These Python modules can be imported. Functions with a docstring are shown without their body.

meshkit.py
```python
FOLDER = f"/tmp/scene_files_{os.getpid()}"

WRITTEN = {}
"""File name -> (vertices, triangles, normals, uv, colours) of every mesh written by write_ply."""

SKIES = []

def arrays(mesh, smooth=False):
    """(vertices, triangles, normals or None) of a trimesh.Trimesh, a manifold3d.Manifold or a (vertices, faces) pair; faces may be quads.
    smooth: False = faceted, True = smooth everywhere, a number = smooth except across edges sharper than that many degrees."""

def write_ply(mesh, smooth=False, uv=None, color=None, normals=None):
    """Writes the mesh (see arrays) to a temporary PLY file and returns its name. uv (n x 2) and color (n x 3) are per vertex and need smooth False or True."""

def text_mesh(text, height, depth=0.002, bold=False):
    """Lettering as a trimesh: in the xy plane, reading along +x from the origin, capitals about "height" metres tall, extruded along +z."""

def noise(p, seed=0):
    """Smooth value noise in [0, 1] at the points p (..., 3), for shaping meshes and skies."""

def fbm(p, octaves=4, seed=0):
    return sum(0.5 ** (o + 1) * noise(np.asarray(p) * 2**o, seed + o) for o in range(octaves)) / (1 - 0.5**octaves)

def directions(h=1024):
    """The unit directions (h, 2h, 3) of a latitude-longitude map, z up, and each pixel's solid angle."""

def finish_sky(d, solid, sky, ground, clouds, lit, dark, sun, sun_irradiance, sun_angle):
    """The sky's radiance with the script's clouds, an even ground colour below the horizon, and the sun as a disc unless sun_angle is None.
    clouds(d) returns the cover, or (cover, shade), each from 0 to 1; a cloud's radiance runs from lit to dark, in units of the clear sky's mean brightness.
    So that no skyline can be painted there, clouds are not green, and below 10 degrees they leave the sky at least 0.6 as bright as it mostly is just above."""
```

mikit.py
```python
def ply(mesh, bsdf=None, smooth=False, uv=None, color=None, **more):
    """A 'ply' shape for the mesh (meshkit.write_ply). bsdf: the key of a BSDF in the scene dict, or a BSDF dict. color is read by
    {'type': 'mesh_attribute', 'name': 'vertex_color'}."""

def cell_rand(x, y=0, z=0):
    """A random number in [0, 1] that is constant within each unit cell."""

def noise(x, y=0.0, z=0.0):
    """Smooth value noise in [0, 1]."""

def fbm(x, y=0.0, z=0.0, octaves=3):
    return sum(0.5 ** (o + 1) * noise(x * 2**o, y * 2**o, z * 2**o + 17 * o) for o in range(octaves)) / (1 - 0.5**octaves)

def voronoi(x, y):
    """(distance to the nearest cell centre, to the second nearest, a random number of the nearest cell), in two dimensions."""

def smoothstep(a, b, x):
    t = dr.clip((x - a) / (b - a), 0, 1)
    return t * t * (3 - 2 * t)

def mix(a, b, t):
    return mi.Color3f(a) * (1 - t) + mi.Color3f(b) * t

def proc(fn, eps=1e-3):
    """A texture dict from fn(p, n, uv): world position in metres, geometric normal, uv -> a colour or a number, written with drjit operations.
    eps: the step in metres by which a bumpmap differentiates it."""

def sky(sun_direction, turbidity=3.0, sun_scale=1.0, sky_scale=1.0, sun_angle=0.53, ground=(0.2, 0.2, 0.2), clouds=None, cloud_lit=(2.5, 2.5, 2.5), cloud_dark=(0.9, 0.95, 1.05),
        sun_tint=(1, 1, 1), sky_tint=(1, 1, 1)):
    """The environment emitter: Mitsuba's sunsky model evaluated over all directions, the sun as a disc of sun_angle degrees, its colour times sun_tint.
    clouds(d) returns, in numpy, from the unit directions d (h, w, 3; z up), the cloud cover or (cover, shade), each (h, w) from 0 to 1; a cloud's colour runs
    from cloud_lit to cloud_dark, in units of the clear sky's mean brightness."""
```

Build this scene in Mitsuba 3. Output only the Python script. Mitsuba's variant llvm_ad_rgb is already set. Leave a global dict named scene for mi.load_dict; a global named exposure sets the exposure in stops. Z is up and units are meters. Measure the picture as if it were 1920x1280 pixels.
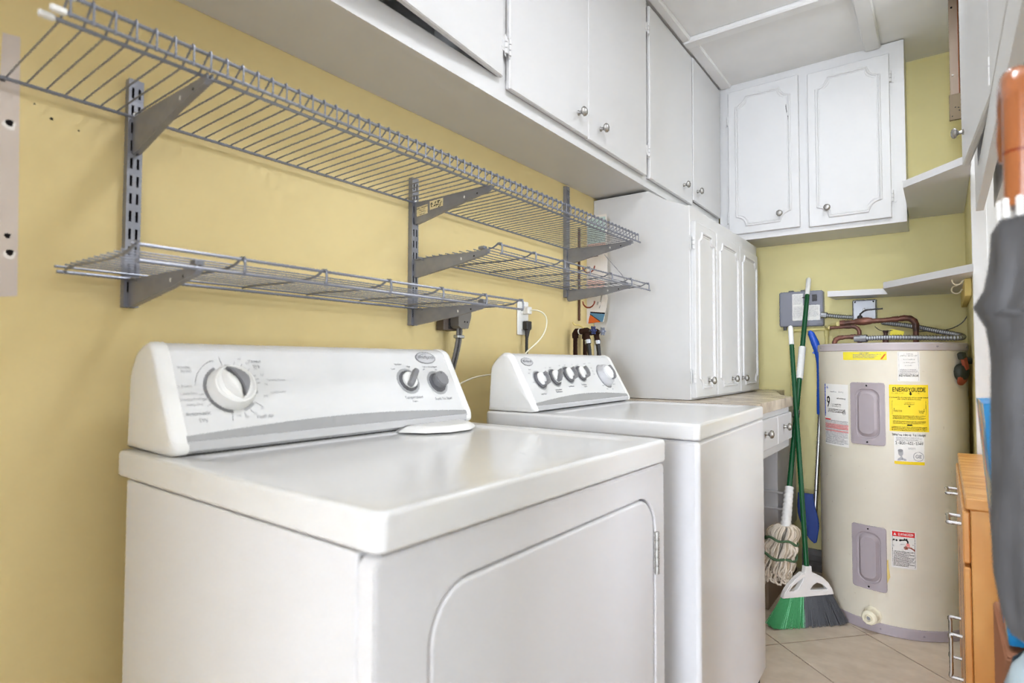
import math, random
import numpy as np, trimesh, shapely
import shapely.geometry as sg
from shapely import affinity
import manifold3d as m3
import mitsuba as mi, drjit as dr
import meshkit, mikit
from mikit import ply, proc

T = mi.ScalarTransform4f
rng = np.random.default_rng(7)
scene, labels = {'type': 'scene'}, {}

# ------------------------------------------------------------------ camera, light, exposure
exposure = 1.46
CAM = np.array([0.0, 0.0, 1.10])
YAW, PITCH, ROLL = math.radians(36.40), math.radians(1.9876), math.radians(0.178)
FWD = np.array([-math.sin(YAW) * math.cos(PITCH), math.cos(YAW) * math.cos(PITCH), math.sin(PITCH)])
RGT = np.array([math.cos(YAW), math.sin(YAW), 0.0])
UP = np.cross(RGT, FWD)
UPR = -RGT * math.sin(ROLL) + UP * math.cos(ROLL)
scene['camera'] = {'type': 'thinlens', 'fov': 2 * math.degrees(math.atan(960 / 1093.35)), 'fov_axis': 'x',
                   'aperture_radius': 0.0028, 'focus_distance': 2.3, 'near_clip': 0.02, 'far_clip': 50.0,
                   'to_world': T().look_at(origin=CAM.tolist(), target=(CAM + FWD).tolist(), up=UPR.tolist())}
scene['sky'] = {'type': 'constant', 'radiance': {'type': 'rgb', 'value': [.5, .55, .6]}}
LAMP = [16.8, 17.4, 18.7]
WINDOW = [11.5, 12.4, 14.0]
WINDOW_SIDE = [2.4, 2.6, 2.95]

# ------------------------------------------------------------------ mesh helpers
def cat(*ms):
    ms = [m for m in (ms[0] if len(ms) == 1 and isinstance(ms[0], (list, tuple)) else ms)]
    return trimesh.util.concatenate(ms)

def box(x0, x1, y0, y1, z0, z1, c=0.0):
    x0, x1 = min(x0, x1), max(x0, x1); y0, y1 = min(y0, y1), max(y0, y1); z0, z1 = min(z0, z1), max(z0, z1)
    if c <= 0:
        return trimesh.creation.box(bounds=[[x0, y0, z0], [x1, y1, z1]])
    c = min(c, (x1 - x0) * .45, (y1 - y0) * .45, (z1 - z0) * .45)
    p = []
    for X, sx in ((x0, 1), (x1, -1)):
        for Y, sy in ((y0, 1), (y1, -1)):
            for Z, sz in ((z0, 1), (z1, -1)):
                p += [[X, Y + sy * c, Z + sz * c], [X + sx * c, Y, Z + sz * c], [X + sx * c, Y + sy * c, Z]]
    return trimesh.convex.convex_hull(np.array(p))

def rbox(x0, x1, y0, y1, z0, z1, r=0.01, n=4):
    """box with truly rounded edges: hull of spheres"""
    s = trimesh.creation.uv_sphere(radius=r, count=[2 * n, 4 * n]).vertices
    p = [s + np.array([X, Y, Z]) for X in (x0 + r, x1 - r) for Y in (y0 + r, y1 - r) for Z in (z0 + r, z1 - r)]
    return trimesh.convex.convex_hull(np.vstack(p))

def loft(rings, cap0=True, cap1=True, closed=True):
    R = [np.asarray(r, float) for r in rings]
    n, v = len(R[0]), np.vstack(R)
    f = []
    m = n if closed else n - 1
    for k in range(len(R) - 1):
        a, b = k * n, (k + 1) * n
        for i in range(m):
            j = (i + 1) % n
            f += [[a + i, a + j, b + j], [a + i, b + j, b + i]]
    v = list(v)
    if cap0:
        c = len(v); v.append(R[0].mean(0)); f += [[c, (i + 1) % n, i] for i in range(n)]
    if cap1:
        c = len(v); v.append(R[-1].mean(0)); b = (len(R) - 1) * n; f += [[c, b + i, b + (i + 1) % n] for i in range(n)]
    return trimesh.Trimesh(np.array(v), np.array(f), process=False)

def tube(pts, r, n=8, closed=False, cap=True):
    P = np.asarray(pts, float)
    N = len(P)
    rr = np.full(N, r) if np.isscalar(r) else np.asarray(r, float)
    if closed:
        t = np.roll(P, -1, 0) - np.roll(P, 1, 0)
    else:
        t = np.gradient(P, axis=0)
        d = np.diff(P, axis=0); d /= np.linalg.norm(d, axis=1, keepdims=True) + 1e-12
        t[0], t[-1] = d[0], d[-1]
        t[1:-1] = d[:-1] + d[1:]
    t /= np.linalg.norm(t, axis=1, keepdims=True) + 1e-12
    a = np.array([0, 0, 1.0]) if abs(t[0][2]) < .9 else np.array([1.0, 0, 0])
    u = np.cross(t[0], a); u /= np.linalg.norm(u)
    rings = []
    ang = np.arange(n) * 2 * math.pi / n
    for i in range(N):
        u = u - t[i] * (u @ t[i]); u /= np.linalg.norm(u) + 1e-12
        w = np.cross(t[i], u)
        k = 1.0
        if 0 < i < N - 1 or closed:
            d0 = P[i] - P[i - 1]; d0 = d0 / (np.linalg.norm(d0) + 1e-12)
            k = 1 / max(.6, abs(d0 @ t[i]))
        rings.append(P[i] + rr[i] * (np.cos(ang)[:, None] * u + np.sin(ang)[:, None] * w) * (k if k < 1.2 else 1.2))
    if closed:
        return loft(rings + [rings[0]], False, False)
    return loft(rings, cap, cap)

def arcpts(c, r, a0, a1, n, ax=(1, 0, 0), ay=(0, 0, 1)):
    c, ax, ay = np.array(c, float), np.array(ax, float), np.array(ay, float)
    return [c + r * (math.cos(t) * ax + math.sin(t) * ay) for t in np.linspace(a0, a1, n)]

def smoothpath(pts, k=6):
    from scipy.interpolate import splprep, splev
    P = np.asarray(pts, float)
    tck, _ = splprep(P.T, s=0, k=min(3, len(P) - 1))
    return np.array(splev(np.linspace(0, 1, k * len(P)), tck)).T

def lathe(prof, n=32):
    """profile [(r, z)...] bottom to top about z"""
    a = np.arange(n) * 2 * math.pi / n
    rings = [np.stack([r * np.cos(a), r * np.sin(a), np.full(n, z)], 1) for r, z in prof]
    return loft(rings, True, True)

def cyl(p0, p1, r, n=16, r1=None):
    return tube([p0, p1], [r, r if r1 is None else r1], n)

def prism(poly, h, frame=None):
    """extrude a shapely polygon (or points) by h along +z, then map by frame (4x4)"""
    if not hasattr(poly, 'geom_type'):
        poly = sg.Polygon(poly)
    gs = getattr(poly, 'geoms', [poly])
    m = cat([trimesh.creation.extrude_polygon(g, h, engine='earcut') for g in gs])
    return m if frame is None else m.apply_transform(frame)

def fr(o, ex, ey, ez=None):
    ex, ey = np.array(ex, float), np.array(ey, float)
    ez = np.cross(ex, ey) if ez is None else np.array(ez, float)
    M = np.eye(4); M[:3, 0], M[:3, 1], M[:3, 2], M[:3, 3] = ex, ey, ez, o
    return M

def along(d):
    d = np.array(d, float); d /= np.linalg.norm(d)
    a = np.array([0, 0, 1.0]) if abs(d[2]) < .9 else np.array([1.0, 0, 0])
    u = np.cross(a, d); u /= np.linalg.norm(u)
    return u, np.cross(d, u), d

def lathe_at(prof, o, d, n=24):
    u, v, w = along(d)
    return lathe(prof, n).apply_transform(fr(o, u, v, w))

def rr(cx, cy, w, h, r, n=6):
    p = []
    for sx, sy, a0 in ((1, 1, 0), (-1, 1, 90), (-1, -1, 180), (1, -1, 270)):
        for a in np.linspace(a0, a0 + 90, n + 1):
            a = math.radians(a); p.append([cx + sx * (w / 2 - r) + r * math.cos(a), cy + sy * (h / 2 - r) + r * math.sin(a)])
    return np.array(p)

def pad(cx, cy, w, h, r, layers, frame, n=6):
    """rounded-rectangle relief: layers [(inset, z)...] lofted, mapped by frame"""
    rings = []
    for ins, z in layers:
        q = rr(cx, cy, w - 2 * ins, h - 2 * ins, max(r - ins, .0006), n)
        rings.append(np.column_stack([q, np.full(len(q), z)]))
    return loft(rings).apply_transform(frame)

def rot_m(p, ang, axis=(0, 0, 1)):
    return trimesh.transformations.rotation_matrix(ang, axis, p)

_txt = {}
def text(s, h, bold=False, depth=.0002, align='c'):
    k = (s, round(h, 5), bold, depth)
    if k not in _txt:
        _txt[k] = meshkit.text_mesh(s, h, depth, bold)
    m = _txt[k].copy()
    w = m.bounds[1][0]
    m.apply_translation([-w / 2 if align == 'c' else (-w if align == 'r' else 0), 0, 0])
    return m

# ------------------------------------------------------------------ scene registry
used = {}
def num(name):
    k = used.get(name, 0); used[name] = k + 1
    return name if k == 0 else f'{name}_{k:03d}'

GROUPS = {'shelf_bracket': 'steel brackets of the wire shelves', 'shelf_standard': 'slotted standards on the yellow wall', 'wire_shelf': 'grey wire shelves on the yellow wall', 'ceiling_lamp': 'flat ceiling lamps',
          'water_tap': 'water taps behind the washer', 'copper_pipe': 'copper pipes above the water heater', 'flexible_conduit': 'silver conduits above the water heater', 'corner_shelf': 'white corner shelves',
          'cup_hook': 'cream cup hooks under the lower corner shelf', 'ring_handle': 'brown hoops beside the poster'}
def thing(name, label, category, group=None):
    group = group or GROUPS.get(name)
    k = num(name)
    labels[k] = {'label': label, 'category': category}
    if group: labels[k]['group'] = group
    return k

def part(parent, name, mesh, mat, smooth=30, label=None, kind=None, tw=None, **kw):
    k = num(f'{parent}__{name}')
    d = ply(mesh, mat, smooth=smooth, **kw) if not isinstance(mesh, dict) else dict(mesh)
    if tw is not None: d['to_world'] = tw
    scene[k] = d
    if label or kind:
        labels[k] = {}
        if label: labels[k]['label'] = label
        if kind: labels[k]['kind'] = kind
    return k

def single(name, mesh, mat, label, category, group=None, smooth=30, tw=None):
    k = thing(name, label, category, group)
    scene[k] = ply(mesh, mat, smooth=smooth)
    if tw is not None: scene[k]['to_world'] = tw
    return k

def struct(name, mesh, mat, label=None, smooth=False):
    k = num(name)
    scene[k] = ply(mesh, mat, smooth=smooth)
    labels[k] = {'kind': 'structure'}
    if label: labels[k]['label'] = label
    return k

# ------------------------------------------------------------------ materials
def rgb(*c): return {'type': 'rgb', 'value': list(c)}
def srgb(r, g, b):
    f = lambda u: u / 12.92 if u <= .04045 else ((u + .055) / 1.055) ** 2.4
    return [f(r / 255), f(g / 255), f(b / 255)]

def mat(name, d):
    scene[name] = d if d['type'] in ('twosided', 'thindielectric', 'dielectric') else {'type': 'twosided', 'bsdf': d}

def gloss(name, c, a=.12):
    mat(name, {'type': 'roughplastic', 'diffuse_reflectance': c if isinstance(c, dict) else rgb(*c), 'alpha': a, 'nonlinear': False})

def matte(name, c):
    mat(name, {'type': 'diffuse', 'reflectance': c if isinstance(c, dict) else rgb(*c)})

def metal(name, c, a=.25):
    mat(name, {'type': 'roughconductor', 'material': 'none', 'specular_reflectance': rgb(*c), 'alpha': a})

def wall_fn(base, alt):
    def f(p, n, uv):
        a = mikit.fbm(p.x * 3 + 5, p.y * 3, p.z * 3, 3)
        b = mikit.noise(p.x * 60, p.y * 60, p.z * 60)
        return mikit.mix(base, alt, dr.clip(a * .9 + b * .12 - .1, 0, 1))
    return proc(f)

gloss('yellow_wall', wall_fn(srgb(237, 217, 156), srgb(232, 207, 142)), .45)
gloss('lemon_wall', wall_fn(srgb(243, 233, 170), srgb(239, 227, 160)), .45)
def tile_fn(p, n, uv):
    i = mikit.cell_rand(dr.floor((p.x * .669 + p.y * .743 - 1.50) / .4), dr.floor((p.x * .743 - p.y * .669 + 2.065) / .4))
    a = mikit.fbm(p.x * 14 + i * 9, p.y * 22, 0, 4)
    b = mikit.fbm(p.x * 70, p.y * 70, 3, 2)
    c = mikit.mix(srgb(216, 200, 177), srgb(240, 226, 206), a)
    return c * (.93 + .09 * i + .06 * (b - .5))
gloss('floor_tile', proc(tile_fn), .3)
matte('grout', srgb(92, 72, 58))
def ceil_fn(p, n, uv):
    return mikit.mix([.78, .78, .77], [.7, .7, .69], mikit.fbm(p.x * 9, p.y * 9, p.z * 9, 3))
matte('ceiling_paint', proc(ceil_fn))
gloss('white_paint', [.70, .70, .695], .28)
gloss('trim_paint', [.78, .78, .765], .25)
gloss('enamel', [.67, .67, .685], .06)
gloss('lid_enamel', [.70, .70, .695], .035)
gloss('console_plastic', [.64, .64, .635], .16)
gloss('white_plastic', [.82, .82, .80], .2)
gloss('band_grey', srgb(150, 150, 150), .15)
gloss('lip_grey', srgb(186, 186, 188), .15)
gloss('knob_grey', srgb(118, 118, 120), .2)
gloss('dark_grey', srgb(88, 88, 92), .25)
gloss('ring_grey', srgb(165, 166, 167), .3)
matte('print_grey', srgb(138, 138, 141))
matte('print_light', srgb(178, 178, 180))
matte('black', srgb(24, 23, 24))
matte('print_black', srgb(30, 28, 28))
matte('print_red', srgb(205, 50, 52))
matte('print_pink', srgb(236, 150, 146))
matte('print_white', [.85, .85, .84])
matte('print_blue', srgb(40, 70, 170))
matte('sticker_white', srgb(232, 231, 226))
gloss('sticker_yellow', srgb(252, 222, 30), .3)
gloss('pale_yellow', srgb(247, 232, 60), .3)
matte('gap_dark', srgb(60, 60, 60))
def steel_fn(p, n, uv):
    a = mikit.fbm(p.x * 40, p.y * 40, p.z * 40, 3)
    return mikit.mix([.19, .20, .24], [.31, .315, .34], a)
mat('shelf_steel', {'type': 'principled', 'base_color': proc(steel_fn), 'metallic': .55, 'roughness': .38})
mat('shelf_wire', {'type': 'principled', 'base_color': rgb(.2, .21, .245), 'metallic': .45, 'roughness': .3})
metal('chrome', [.8, .8, .8], .12)
metal('nickel', [.42, .41, .39], .25)
metal('galvanised', [.45, .47, .50], .32)
metal('nickel_bright', [.6, .6, .6], .25)
metal('pole_metal', [.78, .78, .82], .18)
def copper_fn(p, n, uv):
    a = mikit.fbm(p.x * 30, p.y * 30, p.z * 30, 3)
    return mikit.mix([.05, .026, .02], [.24, .095, .06], dr.clip(a * 1.7 - .45, 0, 1))
mat('copper', {'type': 'principled', 'base_color': proc(copper_fn), 'metallic': .35, 'roughness': .4})
def tank_fn(p, n, uv):
    a = mikit.fbm(p.x * 7, p.y * 7, p.z * 7, 4)
    s = mikit.noise(p.x * 45, p.y * 45, p.z * 45)
    c = mikit.mix(srgb(230, 224, 205), srgb(219, 212, 194), a)
    return mikit.mix(c, srgb(168, 150, 118), mikit.smoothstep(.93, .98, s) * .3)
gloss('tank_enamel', proc(tank_fn), .22)
matte('copper_dark', srgb(52, 37, 31))
gloss('lid_mauve', srgb(190, 181, 182), .25)
gloss('mauve_metal', srgb(168, 158, 162), .25)
gloss('mauve_dark', srgb(150, 140, 148), .3)
def wood_fn(p, n, uv):
    g = mikit.fbm(p.x * 6 + 2, p.y * 22, p.z * 2.2, 4)
    r = .5 + .5 * dr.sin((g * 9 + p.y * 40) * 2)
    k = mikit.fbm(p.x * 9, p.y * 9, p.z * 9, 2)
    return mikit.mix(srgb(212, 142, 68), srgb(236, 178, 104), dr.clip(.6 * r + .5 * k, 0, 1))
gloss('pine', proc(wood_fn), .22)
matte('pine_dark', srgb(120, 62, 28))
def marble_fn(p, n, uv):
    a = mikit.fbm(p.x * 12, p.y * 15, p.z * 10, 4)
    return mikit.mix(srgb(150, 134, 116), srgb(216, 204, 184), dr.clip(a * 1.8 - .4, 0, 1))
gloss('counter_laminate', proc(marble_fn), .18)
gloss('counter_edge', srgb(163, 155, 146), .25)
gloss('green_pole', srgb(8, 74, 40), .14)
gloss('green_bristle', srgb(30, 142, 70), .3)
gloss('green_light', srgb(120, 205, 150), .3)
gloss('grey_bristle', srgb(82, 84, 88), .35)
gloss('blue_plastic', srgb(34, 84, 190), .2)
gloss('blue_dark', srgb(28, 62, 140), .25)
matte('mop_yarn', srgb(226, 216, 200))
matte('mop_shade', srgb(186, 172, 150))
matte('mop_green', srgb(86, 110, 84))
gloss('amber_wood', srgb(156, 94, 56), .08)
gloss('amber_dark', srgb(130, 48, 22), .2)
def umb_fn(p, n, uv):
    a = mikit.fbm(p.x * 50, p.y * 50, p.z * 14, 3)
    return mikit.mix(srgb(58, 58, 60), srgb(84, 84, 86), a)
mat('umbrella_cloth', {'type': 'principled', 'base_color': proc(umb_fn), 'roughness': .55, 'sheen': .4})
gloss('grey_box', srgb(133, 135, 146), .3)
gloss('base_grey', srgb(126, 124, 122), .3)
gloss('desk_grey', srgb(205, 205, 206), .3)
gloss('patch_lilac', srgb(222, 208, 196), .45)
gloss('cream_pipe', srgb(236, 224, 150), .35)
gloss('hook_cream', srgb(245, 240, 215), .25)
gloss('tan_metal', srgb(132, 113, 95), .35)
gloss('olive_metal', srgb(104, 86, 54), .35)
gloss('black_plastic', srgb(36, 34, 34), .25)
gloss('cord_black', srgb(22, 21, 21), .3)
gloss('cord_grey', srgb(112, 108, 104), .3)
gloss('outlet_brown', srgb(92, 80, 72), .3)
gloss('blue_valve', srgb(24, 40, 92), .25)
gloss('grey_valve', srgb(120, 126, 142), .3)
gloss('rust_red', srgb(150, 70, 46), .35)
gloss('ink_green', srgb(44, 50, 42), .35)
matte('paper', srgb(233, 228, 222))
matte('sky_ink', srgb(98, 136, 160))
matte('orange_ink', srgb(206, 104, 52))
matte('teal_ink', srgb(190, 210, 206))
matte('pink_ink', srgb(226, 190, 178))
matte('foam_yellow', srgb(220, 200, 130))
matte('cream_label', srgb(226, 212, 170))
gloss('bag_plastic', srgb(202, 222, 232), .3)
gloss('board_blue', srgb(22, 150, 224), .25)
def photo_fn(p, n, uv):
    a = mikit.fbm(p.x * 20, p.y * 30, p.z * 14, 3); b = mikit.fbm(p.y * 40 + 3, p.z * 22, 1, 2)
    c = mikit.mix(srgb(60, 140, 190), srgb(214, 196, 150), mikit.smoothstep(.42, .58, a))
    return mikit.mix(c, srgb(224, 120, 84), mikit.smoothstep(.58, .68, b))
gloss('board_print', proc(photo_fn), .3)
matte('cardboard_brown', srgb(168, 118, 92))
matte('lamp_base', [.7, .7, .7])
gloss('cardboard', srgb(96, 62, 44), .5)
gloss('bare_wood', srgb(150, 128, 106), .5)

# ------------------------------------------------------------------ the room
WX, BY, CZ, RX = -1.22, 3.47, 2.60, 0.098     # left wall, back wall, ceiling, right wall
# floor: grout slab and single tiles laid diagonally
struct('floor', box(-1.34, 3.2, -5.2, 3.6, -.06, -.003), 'grout')
a_n, b_n = np.array([.669, .743]), np.array([.743, -.669])
room_poly = sg.box(WX, -1.2, RX + .42, BY)
for i in range(-12, 8):
    for j in range(-12, 12):
        u0, v0 = 1.50 + .4 * i, -2.065 + .4 * j
        q = []
        for du, dv in ((.002, .002), (.398, .002), (.398, .398), (.002, .398)):
            q.append((a_n * (u0 + du) + b_n * (v0 + dv)))
        g = sg.Polygon(q).intersection(room_poly)
        if g.is_empty or g.area < 2e-4 or g.geom_type != 'Polygon': continue
        g2 = g.buffer(-.0015, join_style=2)
        if g2.is_empty or g2.geom_type != 'Polygon' or len(g2.exterior.coords) != len(g.exterior.coords): g2 = g
        lo = prism(g, .0045).apply_translation([0, 0, -.005])
        part('floor', 'tile', cat(lo, prism(g2, .0008).apply_translation([0, 0, -.0006])), 'floor_tile', smooth=False)
struct('wall_left', box(WX - .1, WX, -5.1, BY + .1, -.02, CZ + .02), 'yellow_wall')
struct('wall_back', box(WX, 3.1, BY, BY + .1, -.02, CZ + .02), 'lemon_wall')
struct('wall_right', box(RX, 3.1, 2.802, BY, -.02, CZ + .02), 'lemon_wall')
struct('wall_door', box(WX, -.24, -1.65, -1.55, -.02, CZ), 'white_paint')
struct('wall_near', box(.112, .54, .62, .80, -.02, CZ), 'white_paint')
ws_ = sg.box(-5.1, -.02, 3.5, CZ + .02).difference(sg.box(.9, .3, 2.7, 2.3))
struct('wall_side', prism(ws_, .1, fr([3.1, 0, 0], [0, 1, 0], [0, 0, 1])), 'white_paint')
wf = sg.box(WX - .1, -.02, 3.2, CZ + .02).difference(sg.box(-.9, .25, 1.5, 2.45))
struct('wall_front', prism(wf, .1, fr([0, -5.0, 0], [1, 0, 0], [0, 0, 1])), 'white_paint')
k = num('window_1'); labels[k] = {'kind': 'structure'}
scene[k] = ply(cat(*[box(x - .03, x + .03, -5.06, -5.01, .25, 2.45) for x in (-.87, .3, 1.47)], *[box(-.9, 1.5, -5.06, -5.01, z - .03, z + .03) for z in (.28, 2.42)]), 'trim_paint', smooth=False)
scene[k + '__bright_pane'] = {**ply(trimesh.Trimesh([[-.9, -5.07, .25], [-.9, -5.07, 2.45], [1.5, -5.07, 2.45], [1.5, -5.07, .25]], [[0, 1, 2], [0, 2, 3]], process=False), 'lamp_base', smooth=False), 'emitter': {'type': 'area', 'radiance': rgb(*WINDOW)}}
k = num('window_2'); labels[k] = {'kind': 'structure'}
scene[k] = ply(cat(*[box(3.11, 3.16, y - .03, y + .03, .3, 2.3) for y in (.93, 1.8, 2.67)], *[box(3.11, 3.16, .9, 2.7, z - .03, z + .03) for z in (.33, 2.27)]), 'trim_paint', smooth=False)
scene[k + '__bright_pane'] = {**ply(trimesh.Trimesh([[3.17, .9, .3], [3.17, .9, 2.3], [3.17, 2.7, 2.3], [3.17, 2.7, .3]], [[0, 1, 2], [0, 2, 3]], process=False), 'lamp_base', smooth=False), 'emitter': {'type': 'area', 'radiance': rgb(*WINDOW_SIDE)}}
struct('ceiling', box(WX - .1, 3.2, -5.2, BY + .1, CZ, CZ + .08), 'ceiling_paint')
part('ceiling', 'hatch_panel', box(-.90, -.272, 2.665, 3.20, CZ - .006, CZ + .002, .002), 'ceiling_paint')
struct('trim_1', box(-.945, -.20, 2.605, 2.665, CZ - .026, CZ + .001, .006), 'trim_paint')
struct('trim_2', box(-.945, -.89, 2.665, 3.195, CZ - .018, CZ + .001, .004), 'ceiling_paint')
struct('trim_3', box(-.272, -.205, 2.655, 3.195, CZ - .022, CZ + .001, .006), 'trim_paint')
struct('trim_4', box(-.945, -.905, .2, 2.605, CZ - .02, CZ + .001, .005), 'trim_paint')
struct('trim_5', cat(box(RX + .001, .54, 2.79, 2.8015, 0, CZ, .002), box(RX + .0, RX + .046, 2.782, 2.7915, 0, CZ, .002)), 'trim_paint')
# moulded grey base behind the heater
prof = [(0, 0), (-.016, 0), (-.016, .03), (-.012, .036), (-.012, .05), (-.016, .056), (-.016, .085), (-.009, .098), (-.009, .112), (0, .115)]
struct('baseboard_back', prism([(a, b) for a, b in prof], .62, fr([-.62, BY, 0], [0, 1, 0], [0, 0, 1])), 'base_grey')
# wall marks: bare patch where a standard was removed, screw holes
def patch_poly():
    return [(.250, 1.20), (.286, 1.205), (.279, 1.635), (.256, 1.632)]
part('wall_left', 'bare_patch', prism(patch_poly(), .0008, fr([WX - .0002, 0, 0], [0, 1, 0], [0, 0, 1])), 'patch_lilac', smooth=False, label='pale strip of unpainted wall with screw holes')
for (y, z, r) in ((.269, 1.487, .0065), (.271, 1.302, .005), (.2745, 1.275, .006), (.324, 1.513, .003), (.258, 1.556, .005), (.363, 1.505, .0015), (.30, 1.53, .0015)):
    q = [(y + r * (1 + .3 * math.sin(3 * t + y * 90)) * math.cos(t) * .8, z + r * (1 + .2 * math.cos(2 * t)) * math.sin(t)) for t in np.linspace(0, 2 * math.pi, 11)[:-1]]
    part('wall_left', 'screw_hole', prism(q, .0006, fr([WX + .0005, 0, 0], [0, 1, 0], [0, 0, 1])), 'print_black', smooth=False)
    if r > .0055:
        part('wall_left', 'torn_plaster', prism([(y + (a - y) * 1.7, z - .004 + (b - z) * 1.4) for a, b in q], .0004, fr([WX + .0004, 0, 0], [0, 1, 0], [0, 0, 1])), 'paper', smooth=False)

# ceiling lamp (just above the top edge of the picture)
for lx, ly, lw, lb in ((-.16, 1.02, 1.25, 'flat round white ceiling lamp above the dryer'), (-.02, 2.36, .85, 'flat round white ceiling lamp above the worktop')):
    lamp = thing('ceiling_lamp', lb, 'lamp')
    part(lamp, 'rim', lathe([(.14, -.024), (.155, -.026), (.16, -.02), (.16, 0), (.14, 0)], 40).apply_translation([lx, ly, CZ - .001]), 'lamp_base')
    g = lathe([(.001, -.0268), (.139, -.0262), (.1395, -.0255)], 40).apply_translation([lx, ly, CZ - .001])
    g.fix_normals()
    scene[f'{lamp}__diffuser'] = {**ply(g, 'lamp_base', smooth=False), 'emitter': {'type': 'area', 'radiance': rgb(*[lw * q for q in LAMP])}}

# ------------------------------------------------------------------ cabinet furniture
def knob_mesh(o, d, s=1.0):
    return lathe_at([(.0075 * s, 0), (.0085 * s, .002), (.0055 * s, .005), (.005 * s, .012), (.009 * s, .016), (.0145 * s, .0195), (.0155 * s, .024), (.013 * s, .0285), (.007 * s, .031), (.001, .0316)], o, d, 24)

def hinge_mesh(y, z, x, nx=1):
    """flag hinge painted over on a face looking along +x"""
    leaf = [(-.012, -.02), (.0, -.02), (.0, -.028), (.006, -.032), (.006, .032), (0, .028), (0, .02), (-.012, .02), (-.016, .01), (-.012, 0), (-.016, -.01)]
    m = prism(leaf, .0025, fr([x, y, z], [0, 1, 0], [0, 0, 1]))
    k = [cyl([x + .004, y + .003, z + a], [x + .004, y + .003, z + a + .013], .0042, 10) for a in (-.024, -.008, .008)]
    return cat(m, *k)

def cathedral(w, h, ins, notch, base=(0, 0), n=7):
    """closed path of a rectangle inset with scooped corners"""
    x0, x1, y0, y1 = ins, w - ins, ins, h - ins
    p = []
    for cx, cy, a0 in ((x1, y0, 180), (x1, y1, 270), (x0, y1, 0), (x0, y0, 90)):
        arc = [(cx + notch * math.cos(math.radians(a)), cy + notch * math.sin(math.radians(a))) for a in np.linspace(a0, a0 - 90, n)]
        p += arc
    return [(a + base[0], b + base[1]) for a, b in p]

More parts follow.
